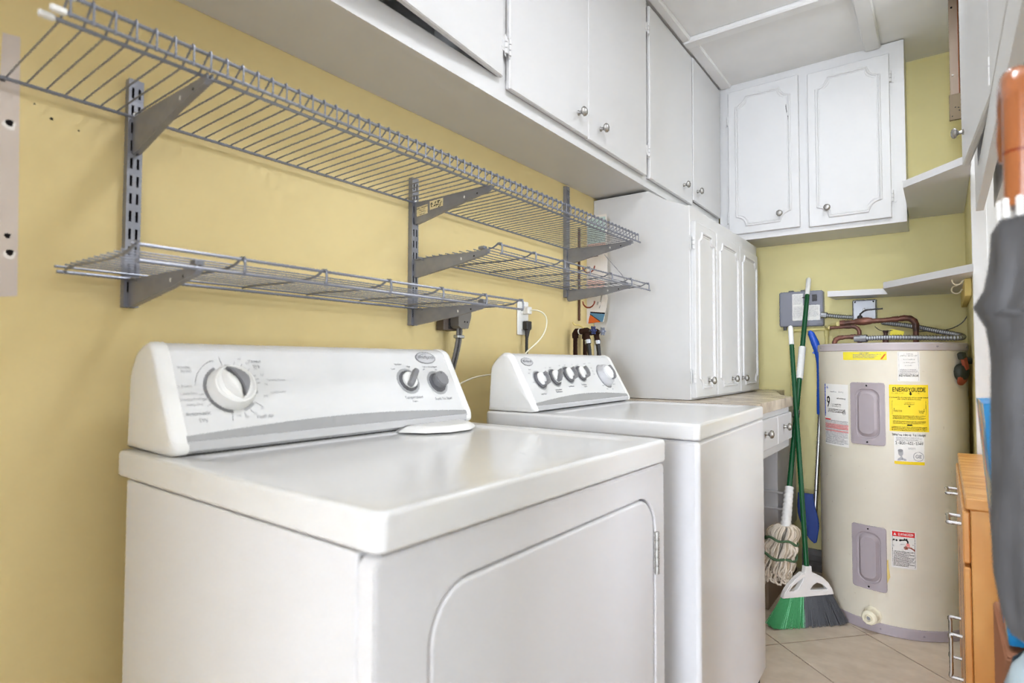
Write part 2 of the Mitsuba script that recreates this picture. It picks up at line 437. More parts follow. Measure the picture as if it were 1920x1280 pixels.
def panel_door(parent, frame, w, h, t, ins, notch, knob=None, hinges=(), mat_='white_paint', knob_s=1.0):
    """slab door (local x = width, y = height, z = out) with a routed moulding"""
    d = part(parent, 'door', pad(w / 2, h / 2, w, h, .002, [(0, 0), (0, t - .004), (.0015, t - .0015), (.004, t)], frame, 2), mat_)
    P = np.array([(a, b, t + .0005) for a, b in cathedral(w, h, ins, notch)])
    mold = tube(P, .0052, 8, closed=True)
    P2 = np.array([(a, b, t - .001) for a, b in cathedral(w, h, ins + .009, notch)])
    mold = cat(mold, tube(P2, .0032, 6, closed=True)).apply_transform(frame)
    part(d, 'moulding', mold, mat_)
    if knob is not None:
        o = (frame @ np.array([knob[0], knob[1], t, 1]))[:3]
        part(d, 'knob', knob_mesh(o, frame[:3, 2], knob_s), 'nickel', smooth=40, label='brushed metal knob')
    for (hx, hy, sgn) in hinges:
        leaf = [(0, -.024), (.010, -.030), (.014, -.020), (.010, -.012), (.013, 0), (.010, .012), (.014, .020), (.010, .030), (0, .024)]
        lm = prism([(hx + sgn * (a + .003), hy + b) for a, b in leaf], .0035)
        bar = cat(*[cyl([hx - sgn * .001, hy + q, t * .62], [hx - sgn * .001, hy + q + .0155, t * .62], .0062, 10) for q in (-.025, -.0075, .010)])
        part(d, 'hinge', cat(lm, bar).apply_transform(frame), mat_)
    return d

# long wall cabinet over the machines (hollow, first door hangs ajar)
wc = thing('wall_cabinet', 'long white wall cabinet with flat doors above the wire shelves', 'cabinet')
z0, z1, ya, yb, fx = 1.815, CZ - .002, -.40, 3.197, -.963
part(wc, 'carcass', cat(box(WX + .001, fx - .019, ya, yb, z0 + .004, z0 + .022), box(WX + .001, fx - .019, ya, yb, z1 - .02, z1), box(WX + .001, WX + .012, ya, yb, z0 + .02, z1 - .02),
    *[box(WX + .012, fx - .02, y - .009, y + .009, z0 + .02, z1 - .02) for y in (ya + .01, .60, 1.25, 2.205, yb - .012)]), 'white_paint')
ff = sg.box(ya, z0, yb, z1)
for (p, q) in ((ya + .05, .585), (.62, 1.225), (1.285, 2.185), (2.235, 3.16)):
    ff = ff.difference(sg.box(p, z0 + .062, q, z1 - .05))
part(wc, 'face_frame', prism(ff, .02, fr([fx - .02, 0, 0], [0, 1, 0], [0, 0, 1])), 'white_paint')
def flat_door(y0, y1, zb, zt, knob=None, hinge=None, ajar=0.0, sag=0.0, base=fx):
    f = fr([base, y0, zb], [0, 1, 0], [0, 0, 1])
    if sag: f = f @ rot_m([y1 - y0, zt - zb, 0], sag)
    if ajar:
        f = rot_m([base + .004, y1, 0], ajar) @ f
    w, h, t = y1 - y0, zt - zb, .018
    d = part(wc, 'door', pad(w / 2, h / 2, w, h, .003, [(.004, .0005), (.004, .004), (0, .007), (0, t - .003), (.003, t)], f, 3), 'white_paint')
    if knob:
        o = (f @ np.array([knob[0] - y0, knob[1] - zb, t, 1]))[:3]
        part(d, 'knob', knob_mesh(o, f[:3, 2]), 'nickel', smooth=40, label='brushed metal knob')
    for hz in (hinge[1:] if hinge else ()):
        m = hinge_mesh(0, 0, 0).apply_transform(fr([hinge[0] - y0, hz - zb, .017], [0, 0, 1], [1, 0, 0], [0, 1, 0]))
        part(d, 'hinge', m.apply_transform(f), 'white_paint')
    return d
flat_door(.628, 1.238, 1.872, 2.575, hinge=(1.243, 1.965, 2.45), ajar=math.radians(4.6))
flat_door(1.268, 1.712, 1.852, 2.575, knob=(1.644, 1.915), hinge=(1.262, 1.965, 2.45))
flat_door(1.7135, 2.196, 1.850, 2.575, knob=(1.798, 1.911), hinge=(2.206, 1.957, 2.464))
flat_door(2.228, 2.735, 1.849, 2.570, knob=(2.613, 1.917))
flat_door(2.752, 3.176, 1.872, 2.572, knob=(2.807, 1.926), sag=-.012)
flat_door(.02, .60, 1.862, 2.575)

# corner cabinet on the back wall
bc = thing('corner_wall_cabinet', 'white two door wall cabinet with moulded doors high on the back wall', 'cabinet')
part(bc, 'carcass', box(-.962, -.119, 3.219, BY - .001, 1.749, 2.594, .001), 'white_paint')
bf = sg.box(-.957, 1.747, -.117, 2.595).difference(sg.box(-.895, 1.79, -.572, 2.535)).difference(sg.box(-.507, 1.79, -.185, 2.525))
part(bc, 'face_frame', prism(bf, .02, fr([0, 3.22, 0], [1, 0, 0], [0, 0, 1])), 'white_paint')
F = fr([-.906, 3.1995, 1.779], [1, 0, 0], [0, 0, 1])
dl = panel_door(bc, F, .346, .773, .018, .042, .048, knob=(.256, .078), hinges=((-.004, .62, -1), (-.004, .09, -1)))
crack = smoothpath([(.289, .635), (.292, .60), (.298, .565), (.300, .525)], 4)
part(dl, 'crack', tube([(a, b, .0182) for a, b in crack], [.0004, .0011, .0014, .0016, .0014, .0016, .0018, .0016, .0014, .0016, .0015, .0016, .0014, .0012, .0008, .0004], 5).apply_transform(F), 'print_black')
F = fr([-.519, 3.1995, 1.771], [1, 0, 0], [0, 0, 1])
panel_door(bc, F, .345, .770, .018, .04, .05, knob=(.083, .082), hinges=((.349, .66, 1), (.349, .10, 1)))

# tall cabinet standing on the worktop
tc = thing('tall_cabinet', 'tall white cabinet with three narrow moulded doors standing on the worktop', 'cabinet')
side = [(WX + .002, .952), (-.805, .952), (-.805, 1.722), (-.898, 1.762), (-.965, 1.806), (WX + .002, 1.806)]
part(tc, 'side_panel', prism(side, .018, fr([0, 2.273, 0], [1, 0, 0], [0, 0, 1])), 'white_paint')
part(tc, 'carcass', cat(box(WX + .002, -.82, 2.274, 3.27, .953, 1.70), box(WX + .002, -.99, 2.274, 3.27, 1.70, 1.812)), 'white_paint')
part(tc, 'face_frame', box(-.822, -.793, 2.255, 3.285, .952, 1.722, .002), 'white_paint')
for i, (y0, y1, kn, hg) in enumerate(((2.268, 2.528, 2.418, 0), (2.541, 2.895, 2.752, 0), (2.899, 3.235, 2.915, 1))):
    w = y1 - y0
    F = fr([-.7925, y0, .960], [0, 1, 0], [0, 0, 1])
    hs = ((-.004, .612, -1), (-.004, .085, -1)) if not hg else ((w + .004, .60, 1), (w + .004, .085, 1))
    panel_door(tc, F, w, .700, .018, .038, .036, knob=(kn - y0, .066), hinges=hs)

# worktop and desk with drawers
single('worktop', cat(prism([(WX + .002, 2.16), (-.536, 2.16), (-.536, 2.812), (-.612, 2.95), (-.70, 3.28), (-.70, BY - .002), (WX + .002, BY - .002)], .036).apply_translation([0, 0, .914]), box(-.545, -.535, 2.16, 2.812, .910, .9502, .001)), 'counter_laminate',
       'marbled beige laminate worktop beside the washer under the tall cabinet', 'worktop')
dk = thing('desk_cabinet', 'white drawer unit with small knobs under the marbled worktop', 'cabinet')
part(dk, 'apron', box(-.57, -.548, 2.16, 2.80, .735, .910, .002), 'desk_grey')
part(dk, 'end_panel', box(WX + .003, -.57, 2.16, 2.18, .0, .911), 'desk_grey')
F = fr([-.5485, 2.17, .770], [0, 1, 0], [0, 0, 1])
for y0, y1, ky in ((2.18, 2.520, 2.31), (2.528, 2.79, 2.625)):
    F = fr([-.5485, y0, .770], [0, 1, 0], [0, 0, 1])
    w = y1 - y0
    d = part(dk, 'drawer', pad(w / 2, .0575, w, .115, .002, [(0, 0), (0, .010), (.003, .014), (.006, .0145)], F, 2), 'desk_grey')
    part(d, 'knob', knob_mesh([-.534, ky, .835], [1, 0, 0]), 'nickel', smooth=40, label='brushed metal knob')
ped = part(dk, 'pedestal', cat(box(WX + .003, -.64, 3.0, 3.44, .26, .911, .002)), 'desk_grey')
for zr in (.482, .405): part(dk, 'rail', box(WX + .003, -.615, 2.985, 2.999, zr, zr + .009, .002), 'desk_grey')
part(dk, 'plinth', cat(box(-.95, -.64, 2.80, 3.42, 0, .12, .002), box(WX + .003, -.66, 3.02, 3.42, .12, .26)), 'bare_wood', label='worn bare wooden plinth')

# ------------------------------------------------------------------ dryer
PIV = np.array([-.466, .404, 0])
TD = T().translate(PIV.tolist()).rotate([0, 0, 1], -.95).translate((-PIV).tolist())
dy = thing('dryer', 'large white clothes dryer with a slanted control console nearest the viewer', 'dryer')
DY0, DY1 = .404, 1.148
part(dy, 'cabinet', rbox(-1.12, -.5015, DY0 + .001, DY1 - .001, .03, .898, .003, 3), 'enamel', tw=TD)
part(dy, 'seam', box(-.52, -.498, DY0 + .006, DY1 - .006, .04, .892), 'gap_dark', tw=TD)
fp = sg.box(DY0 + .016, .03, DY1 - .016, .896 - .016).buffer(.016)
ry0, ry1, rz1, rz0 = .486, 1.100, .838, .17
def door_poly(off):
    p = rr((ry0 + ry1) / 2, (rz0 + rz1) / 2, ry1 - ry0 + 2 * off, rz1 - rz0 + 2 * off, .065 + off, 10)
    return p
hole = sg.Polygon(door_poly(.0035))
FX = fr([-.4980, 0, 0], [0, 1, 0], [0, 0, 1])
part(dy, 'front_panel', cat(prism(fp.difference(hole), .024, FX), prism(fp.buffer(-.003).difference(sg.Polygon(door_poly(.0055))), .0017, fr([-.4747, 0, 0], [0, 1, 0], [0, 0, 1]))), 'enamel', tw=TD)
# rounded frame edge around the front
ring = np.array([(-.4795, a, b) for a, b in rr((DY0 + DY1) / 2, .455, DY1 - DY0 - .014, .868, .012, 6)])
part(dy, 'front_edge', tube(ring, .0068, 12, closed=True), 'enamel', smooth=60, tw=TD)
part(dy, 'door_gap', prism(sg.Polygon(door_poly(.006)), .004, fr([-.4935, 0, 0], [0, 1, 0], [0, 0, 1])), 'gap_dark', tw=TD)
rings = []
for off, x in ((0, -.490), (0, -.480), (-.0012, -.4765), (-.0035, -.4742), (-.007, -.4735)):
    q = door_poly(off); rings.append(np.column_stack([np.full(len(q), x), q]))
dd = part(dy, 'door', loft(rings), 'enamel', smooth=35, tw=TD)
for zc in (.724, .30):
    hm = cat(*[cyl([-.4705, 1.1065, zc - .04 + k * .0165], [-.4705, 1.1065, zc - .04 + k * .0165 + .0155], .0042, 12) for k in range(5)], box(-.4745, -.4725, 1.099, 1.106, zc - .04, zc + .042))
    part(dd, 'hinge', hm, 'nickel', tw=TD, label='bare metal hinge')
# lid: rounded slab with a shallow recess
def lid_mesh(x0, x1, y0, y1, zb, zt, r, dep, mx=.045, back=.0):
    cx, cy, w, h = (x0 + x1) / 2, (y0 + y1) / 2, x1 - x0, y1 - y0
    R = []
    for ins, z in ((.002, zb), (0, zb + .003), (0, zt - .007), (.0008, zt - .0036), (.0026, zt - .0012), (.0055, zt - .0002), (.009, zt), (mx, zt), (mx + .003, zt - dep * .25), (mx + .011, zt - dep * .85), (mx + .016, zt - dep)):
        q = rr(cx, cy, w - 2 * ins, h - 2 * ins, max(r, .02 if ins > .02 else r) if ins < .03 else .04, 7)
        if ins > .03:
            q = q.copy(); s = (q[:, 0] - cx) < 0; q[s, 0] += back
        R.append(np.column_stack([q, np.full(len(q), z)]))
    return loft(R)
part(dy, 'lid', lid_mesh(-1.165, -.466, DY0, DY1, .9005, .9445, .014, .006, .040, .13), 'lid_enamel', smooth=30, tw=TD)

def console_parts(owner, prof, y0, y1, A, B, TW, tol=.004):
    body = prism(prof, y1 - y0 - .05, fr([0, y1 - .025, 0], [1, 0, 0], [0, 0, 1]))
    con = part(owner, 'console', body, 'console_plastic', smooth=35, tw=TW)
    c = np.array(prof).mean(0)
    P = sg.Polygon(prof)
    for s in (0, 1):
        ya = y0 if s == 0 else y1
        d = 1 if s == 0 else -1
        R = []
        for off, yy in ((-.012, ya), (-.004, ya + d * .0025), (.001, ya + d * .008), (.0025, ya + d * .016), (.0025, ya + d * .027)):
            pts = np.array(prof)
            q = c + (pts - c) * (1 + off / .085)
            q[:, 1] = np.maximum(q[:, 1], min(p[1] for p in prof))
            R.append(np.column_stack([q[:, 0], np.full(len(q), yy), q[:, 1]]))
        m = loft(R); m.fix_normals()
        part(con, 'end_cap', m, 'white_plastic', smooth=35, tw=TW)
    return con

def face_frame(A, B):
    s = np.array([B[0] - A[0], 0, B[1] - A[1]]); s /= np.linalg.norm(s)
    n = np.cross([0, 1, 0], s)
    def at(y, t, w=0.0, rot=0.0):
        o = np.array([A[0], y, A[1]]) + s * t + n * w
        return fr(o, [0, 1, 0], s, n) @ rot_m([0, 0, 0], rot)
    return at

def arc_poly(r0, r1, a0, a1, n=24):
    a = np.radians(np.linspace(a0, a1, n))
    return [(r1 * math.cos(t), r1 * math.sin(t)) for t in a] + [(r0 * math.cos(t), r0 * math.sin(t)) for t in a[::-1]]

def lens(w, h, n=14):
    """pointed lens outline"""
    t = np.linspace(-1, 1, n)
    return [(w / 2 * (1 - a * a), h / 2 * a) for a in t] + [(-w / 2 * (1 - a * a), h / 2 * a) for a in t[::-1][1:-1]]

def smooth_prof(corners, n=4):
    """round the corners of a polygon: corners [(x, z, r)]"""
    out = []
    m = len(corners)
    for i, (x, z, r) in enumerate(corners):
        p = np.array([x, z]); a = np.array(corners[i - 1][:2]) - p; b = np.array(corners[(i + 1) % m][:2]) - p
        la, lb = np.linalg.norm(a), np.linalg.norm(b); a /= la; b /= lb
        k = min(r, la * .45, lb * .45)
        if r <= 0: out.append(tuple(p)); continue
        for t in np.linspace(0, 1, n + 1):
            out.append(tuple((1 - t) ** 2 * (p + a * k) + 2 * t * (1 - t) * p + t * t * (p + b * k)))
    return out

DA, DB = (-.985, .968), (-1.07, 1.124)
dprof = smooth_prof([(-1.0, .9455, .0), (-.984, .955, .006), (-.985, .968, .004), (-1.07, 1.124, .012), (-1.09, 1.132, .008), (-1.108, 1.128, .008), (-1.136, 1.113, .008), (-1.162, 1.077, .015), (-1.168, .9455, 0)])
con = console_parts(dy, dprof, .418, 1.142, DA, DB, TD)
at = face_frame(DA, DB)
def band(owner, at, y0, y1, t0, t1, bulge, mat_, name, TW, w=.0006, th=.0016):
    ys = np.linspace(y0, y1, 25)
    q = [(y - y0, t1 + bulge * math.sin(math.pi * (y - y0) / (y1 - y0))) for y in ys] + [(y - y0, t0) for y in ys[::-1]]
    part(owner, name, prism(q, th).apply_transform(at(y0, 0, w)), mat_, tw=TW)
band(con, at, .443, 1.118, .0, .010, .014, 'band_grey', 'trim_band', TD)
part(con, 'trim_lip', prism([(-.997, .946), (-.982, .9535), (-.9828, .968), (-.9862, .9715), (-1.0, .965)], .675, fr([0, 1.118, 0], [1, 0, 0], [0, 0, 1])), 'lip_grey', tw=TD)
part(con, 'shadow_gap', box(-1.003, -.995, .445, 1.12, .9448, .950), 'gap_dark', tw=TD)
def letter(owner, at, s, h, y, t, TW, m='print_grey', bold=False, align='c', rot=0.0):
    part(owner, 'lettering', text(s, h, bold, .0003, align).apply_transform(at(y, t, .0003, rot)), m, smooth=False, tw=TW)
# timer dial
tk = part(dy, 'timer_knob', lathe([(.043, 0), (.043, .004), (.0405, .010), (.038, .019), (.0365, .021), (.034, .0218), (.030, .0195), (.028, .019), (.001, .019)], 48).apply_transform(at(.536, .094)), 'white_plastic', smooth=35, tw=TD, label='large white timer knob with a grey grip')
gr = loft([np.array([(a * k, b * k, z) for a, b in lens(.026, .064, 20)]) for k, z in ((1, .016), (1, .020), (.86, .025), (.55, .029), (.2, .030))]).apply_transform(at(.529, .094, 0, math.radians(22)))
part(tk, 'grip', gr, 'white_plastic', smooth=50, tw=TD)
ins = sg.Polygon(lens(.058, .066, 24)).intersection(sg.box(.0, -.05, .05, .05)).difference(sg.Polygon(lens(.022, .080, 24)))
part(tk, 'grip_insert', cat(prism(ins, .010), prism(ins.buffer(-.0015), .0012).apply_translation([0, 0, .010])).apply_transform(at(.529, .094, .0195, math.radians(22))), 'knob_grey', tw=TD)
for a0, a1 in ((118, 262), (-15, 92), (-72, -42)):
    part(con, 'dial_arc', prism(arc_poly(.0432, .0485, a0, a1), .0006).apply_transform(at(.536, .094, .0)), 'ring_grey' if a0 != 118 else 'knob_grey', smooth=False, tw=TD)
part(con, 'dial_line', prism(arc_poly(.0605, .0615, 112, 172), .0004).apply_transform(at(.536, .094, .0002)), 'print_grey', smooth=False, tw=TD)
for a in (98, 72, 58, 42, 26, 18, 10, -38, -100, 190, 202, 214, -60, -75):
    L = (.047, .064) if a in (98, -38, -100) else (.050, .058)
    part(con, 'dial_tick', prism(sg.box(L[0], -.0005, L[1], .0005), .0004).apply_transform(at(.536, .094, .0002, math.radians(a))), 'print_grey', smooth=False, tw=TD)
for s, h, y, t in (('Timed', .0062, .592, .146), ('Dry', .0062, .594, .136), ('Automatic', .0064, .470, .046), ('Dry', .0064, .476, .034), ('Fluff Air', .0064, .586, .032), ('Energy Preferred', .0050, .4705, .074),
                   ('Less Dry', .0048, .462, .085), ('Very Dry', .0048, .468, .064), ('Cool Down', .0048, .452, .099), ('Wrinkle', .0044, .462, .135), ('Shield', .0044, .465, .128),
                   ('Tumble Press', .0044, .626, .1065), ('Cool Down', .0044, .624, .081), ('60', .0042, .563, .152), ('50', .0042, .578, .143), ('40', .0042, .590, .131), ('30', .0042, .600, .118), ('20', .0042, .604, .098),
                   ('30', .0042, .584, .050), ('20', .0042, .568, .040), ('10', .0042, .551, .034), ('Off', .004, .512, .147), ('Off', .004, .538, .038), ('Off', .004, .597, .074)):
    letter(con, at, s, h, y, t, TD, 'print_grey' if h > .005 else 'print_light')
def ring_print(owner, at, y, t, r0, r1, m, TW, name='dial_ring', w=0.0):
    part(owner, name, prism(sg.Point(0, 0).buffer(r1, 24).difference(sg.Point(0, 0).buffer(r0, 24)) if r0 > 0 else sg.Point(0, 0).buffer(r1, 24), .0006).apply_transform(at(y, t, w)), m, smooth=False, tw=TW)
# temperature knob
ring_print(con, at, .962, .097, .0265, .0335, 'ring_grey', TD)
k2 = part(dy, 'temperature_knob', lathe([(.0265, 0), (.0265, .003), (.022, .0045), (.001, .0045)], 32).apply_transform(at(.962, .097)), 'dark_grey', smooth=35, tw=TD)
part(k2, 'cap', lathe([(.0205, .004), (.0205, .010), (.018, .0125), (.001, .0135)], 32).apply_transform(at(.962, .097)), 'white_plastic', smooth=35, tw=TD)
part(k2, 'pointer', pad(0, 0, .056, .014, .005, [(0, .0125), (0, .021), (.002, .0235), (.004, .024)], at(.965, .098, 0, math.radians(48)), 4), 'knob_grey', tw=TD)
for s, h, y, t in (('Temperature', .0068, .962, .051), ('Fabric', .004, .962, .042), ('Medium', .0042, .948, .140), ('High', .0042, .978, .134), ('Low', .0042, .928, .128)):
    letter(con, at, s, h, y, t, TD)
# start knob
ring_print(con, at, 1.056, .090, .0255, .0325, 'ring_grey', TD)
k3 = part(dy, 'start_knob', lathe([(.0255, 0), (.0255, .003), (.021, .0045), (.001, .0045)], 32).apply_transform(at(1.056, .090)), 'dark_grey', smooth=35, tw=TD)
nk = sg.Point(0, 0).buffer(.0195, 24).difference(sg.Polygon([(-.003, .03), (.003, .03), (0, .013)]))
part(k3, 'button', cat(prism(nk, .016), prism(nk.buffer(-.002), .0012).apply_translation([0, 0, .016])).apply_transform(at(1.058, .093, .0044)), 'knob_grey', tw=TD)
for s, h, y, t in (('Push To Start', .0068, 1.058, .043), ('End of Cycle Signal', .004, 1.05, .133), ('Off', .004, 1.026, .126), ('On', .004, 1.068, .124)):
    letter(con, at, s, h, y, t, TD)
def badge(owner, at, y, t, a, b, TW, s='Whirlpool'):
    e = lambda k: affinity.scale(sg.Point(0, 0).buffer(1, 24), a * k, b * k)
    bd = part(owner, 'badge', prism(e(1), .0014).apply_transform(at(y, t)), 'knob_grey', tw=TW)
    part(bd, 'plate', prism(e(.90), .0018).apply_transform(at(y, t)), 'lip_grey', tw=TW)
    part(bd, 'logo', text(s, b * .55, False, .0004).apply_transform(at(y, t, .0018) @ fr([0, -b * .18, 0], [1, 0, 0], [0, 1, 0])), 'dark_grey', smooth=False, tw=TW)
    part(bd, 'swirl', tube([(a * .62 * math.cos(q), b * .55 * math.sin(q) + b * .08, .0021) for q in np.linspace(1.2, 2.9, 10)], .0006, 5).apply_transform(at(y, t)), 'print_grey', tw=TW)
badge(con, at, 1.046, .160, .034, .0165, TD)
# lint screen handle
lh = np.array([(-.990, .885), (-.975, .890), (-.925, .915), (-.895, .965), (-.895, 1.03), (-.925, 1.085), (-.975, 1.112), (-.990, 1.117)])
R = []
for k, z in ((1.0, .9425), (.99, .9445), (.90, .951), (.80, .9555), (.72, .957)):
    c = lh.mean(0); q = c + (lh - c) * k; R.append(np.column_stack([q, np.full(len(q), z)]))
part(dy, 'lint_screen', loft(R), 'white_plastic', smooth=40, tw=TD)
# dust marks on the lid
for x, y, a, b in ((-.585, .62, .030, .014), (-.60, .71, .045, .016)):
    pass

# ------------------------------------------------------------------ washer
PW = np.array([-.444, 1.314, 0])
TW_ = T().translate(PW.tolist()).rotate([0, 0, 1], 1.8).translate((-PW).tolist())
ws = thing('washer', 'white top loading washing machine between the dryer and the worktop', 'washing machine')
WY0, WY1 = 1.314, 2.0
part(ws, 'cabinet', rbox(-1.03, -.444, WY0 + .001, WY1 - .001, .13, .9205, .012), 'enamel', tw=TW_)
part(ws, 'toe_base', box(-1.02, -.46, WY0 + .02, WY1 - .02, .03, .14, .004), 'gap_dark', tw=TW_)
for q in ((-.48, WY0 + .05), (-.48, WY1 - .05), (-.98, WY0 + .05), (-.98, WY1 - .05)):
    part(ws, 'foot', lathe([(.022, 0), (.022, .012), (.008, .016), (.008, .045)], 16).apply_translation([q[0], q[1], .0005]), 'black_plastic', tw=TW_)
for q in ((-.52, DY0 + .05), (-.52, DY1 - .05), (-1.05, DY0 + .05), (-1.05, DY1 - .05)):
    part(dy, 'foot', lathe([(.022, 0), (.022, .012), (.008, .016), (.008, .045)], 16).apply_translation([q[0], q[1], .0005]), 'black_plastic', tw=TD)
part(ws, 'lid', lid_mesh(-1.05, -.444, WY0, WY1, .9225, .9605, .014, .004, .05, .13), 'lid_enamel', smooth=30, tw=TW_)
WA, WB = (-.895, .975), (-.975, 1.118)
wprof = smooth_prof([(-.908, .9615, 0), (-.895, .967, .005), (-.895, .975, .003), (-.975, 1.118, .01), (-.995, 1.126, .008), (-1.02, 1.108, .008), (-1.04, 1.085, .012), (-1.048, .9615, 0)])
wcon = console_parts(ws, wprof, 1.324, 1.986, WA, WB, TW_)
wat = face_frame(WA, WB)
band(wcon, wat, 1.349, 1.962, .004, .012, .016, 'band_grey', 'trim_band', TW_)
part(wcon, 'trim_lip', prism([(-.906, .962), (-.893, .966), (-.8925, .975), (-.8955, .979), (-.91, .975)], .613, fr([0, 1.962, 0], [1, 0, 0], [0, 0, 1])), 'lip_grey', tw=TW_)
def tear(r, n=28):
    return [(r * math.cos(a) * (.92), r * math.sin(a) * (1.0 if math.sin(a) > 0 else 1.28)) for a in np.linspace(0, 2 * math.pi, n)[:-1]]
for i, (y, t, ro) in enumerate(((1.424, .082, 12), (1.513, .088, 105), (1.603, .096, 14), (1.690, .099, 14))):
    ring_print(wcon, wat, y, t, .0265, .031, 'ring_grey', TW_)
    k = part(ws, 'selector_knob', lathe([(.0265, 0), (.026, .005), (.022, .008), (.001, .008)], 28).apply_transform(wat(y, t)), 'dark_grey', smooth=35, tw=TW_)
    part(k, 'cap', lathe([(.0205, .007), (.0205, .013), (.018, .015), (.001, .0155)], 28).apply_transform(wat(y, t)), 'white_plastic', smooth=35, tw=TW_)
    if i == 1:
        part(k, 'pointer', pad(0, 0, .052, .013, .004, [(0, .012), (0, .023), (.002, .026)], wat(y + .006, t, 0, math.radians(42)), 3), 'knob_grey', tw=TW_)
    else:
        part(k, 'grip', prism([(a, b) for a, b in arc_poly(.0135, .0225, -100, 62)], .017).apply_transform(wat(y, t, .0075, math.radians(-8))), 'knob_grey', tw=TW_)
for i, (s, y, t) in enumerate((('Load Size', 1.412, .036), ('Temperature', 1.503, .046), ('Wash Rinse', 1.503, .039), ('Spin Speed', 1.590, .054), ('2nd Rinse', 1.677, .057), ('Option', 1.683, .050))):
    letter(wcon, wat, s, .0048, y, t, TW_)
for y, t, s in ((1.396, .116, 'Small'), (1.384, .104, 'Med'), (1.388, .075, 'Large'), (1.488, .121, 'Hot'), (1.515, .122, 'Warm'), (1.575, .128, 'Slow'), (1.612, .130, 'Fast'), (1.662, .131, 'Off'), (1.70, .132, 'On'),
                (1.752, .134, 'Normal'), (1.79, .137, 'Heavy'), (1.785, .118, 'Light'), (1.786, .106, 'Off'), (1.786, .094, 'Soak'), (1.812, .05, 'Gentle'), (1.83, .036, 'Rinse'), (1.872, .034, 'Spin'), (1.90, .052, 'Delicate')):
    letter(wcon, wat, s, .0036, y, t, TW_, 'print_light')
ring_print(wcon, wat, 1.855, .088, .040, .044, 'ring_grey', TW_)
wk = part(ws, 'cycle_knob', lathe([(.041, 0), (.041, .004), (.038, .010), (.036, .018), (.034, .0205), (.028, .0195), (.001, .019)], 40).apply_transform(wat(1.855, .088)), 'lip_grey', smooth=35, tw=TW_, label='large cycle knob')
part(wk, 'cap', lathe([(.024, .018), (.024, .026), (.021, .030), (.001, .031)], 32).apply_transform(wat(1.853, .090)), 'white_plastic', smooth=35, tw=TW_)
part(wk, 'grip', prism(arc_poly(.017, .029, -75, 60), .014).apply_transform(wat(1.855, .090, .019, math.radians(0))), 'knob_grey', tw=TW_)
part(wcon, 'dial_arc', prism(arc_poly(.0405, .047, 150, 290), .0006).apply_transform(wat(1.855, .088)), 'knob_grey', smooth=False, tw=TW_)
badge(wcon, wat, 1.401, .143, .030, .0135, TW_)

# ------------------------------------------------------------------ shelf standards, brackets, wire shelves
def standard(y, zb, zt, label):
    k = thing('shelf_standard', label, 'shelf standard', None)
    w, dep = .0125, .016
    pl = sg.box(-w, zb, w, zt)
    z = zt - .026
    while z > zb + .012:
        for o in (-.0055, .0055):
            pl = pl.difference(sg.box(o - .0022, z - .010, o + .0022, z + .010))
        z -= .033
    front = prism(pl, .002, fr([WX + dep - .002, y, 0], [0, 1, 0], [0, 0, 1]))
    sides = [box(WX + .0005, WX + dep - .0015, y + s * w - (.0009 if s > 0 else -.0009) - .0009, y + s * w - (.0009 if s > 0 else -.0009) + .0009, zb, zt) for s in (-1, 1)]
    part(k, 'channel', cat(front, *sides), 'shelf_steel', smooth=False)
    part(k, 'backing', box(WX + .0005, WX + .004, y - w + .002, y + w - .002, zb, zt), 'black', smooth=False)
    if zt < 1.7:
        part(k, 'screw', lathe_at([(.006, 0), (.0055, .002), (.003, .0035), (.0005, .004)], [WX + dep, y, zt - .066], [1, 0, 0], 14), 'chrome')
    return k
standard(.447, 1.198, 1.624, 'grey slotted shelf standard nearest the pale bare strip on the yellow wall')
standard(1.166, 1.202, 1.624, 'grey slotted shelf standard behind the overlap of the two lower wire shelves')
standard(2.012, 1.358, 1.808, 'grey slotted shelf standard reaching up to the wall cabinet beside the hanging poster')
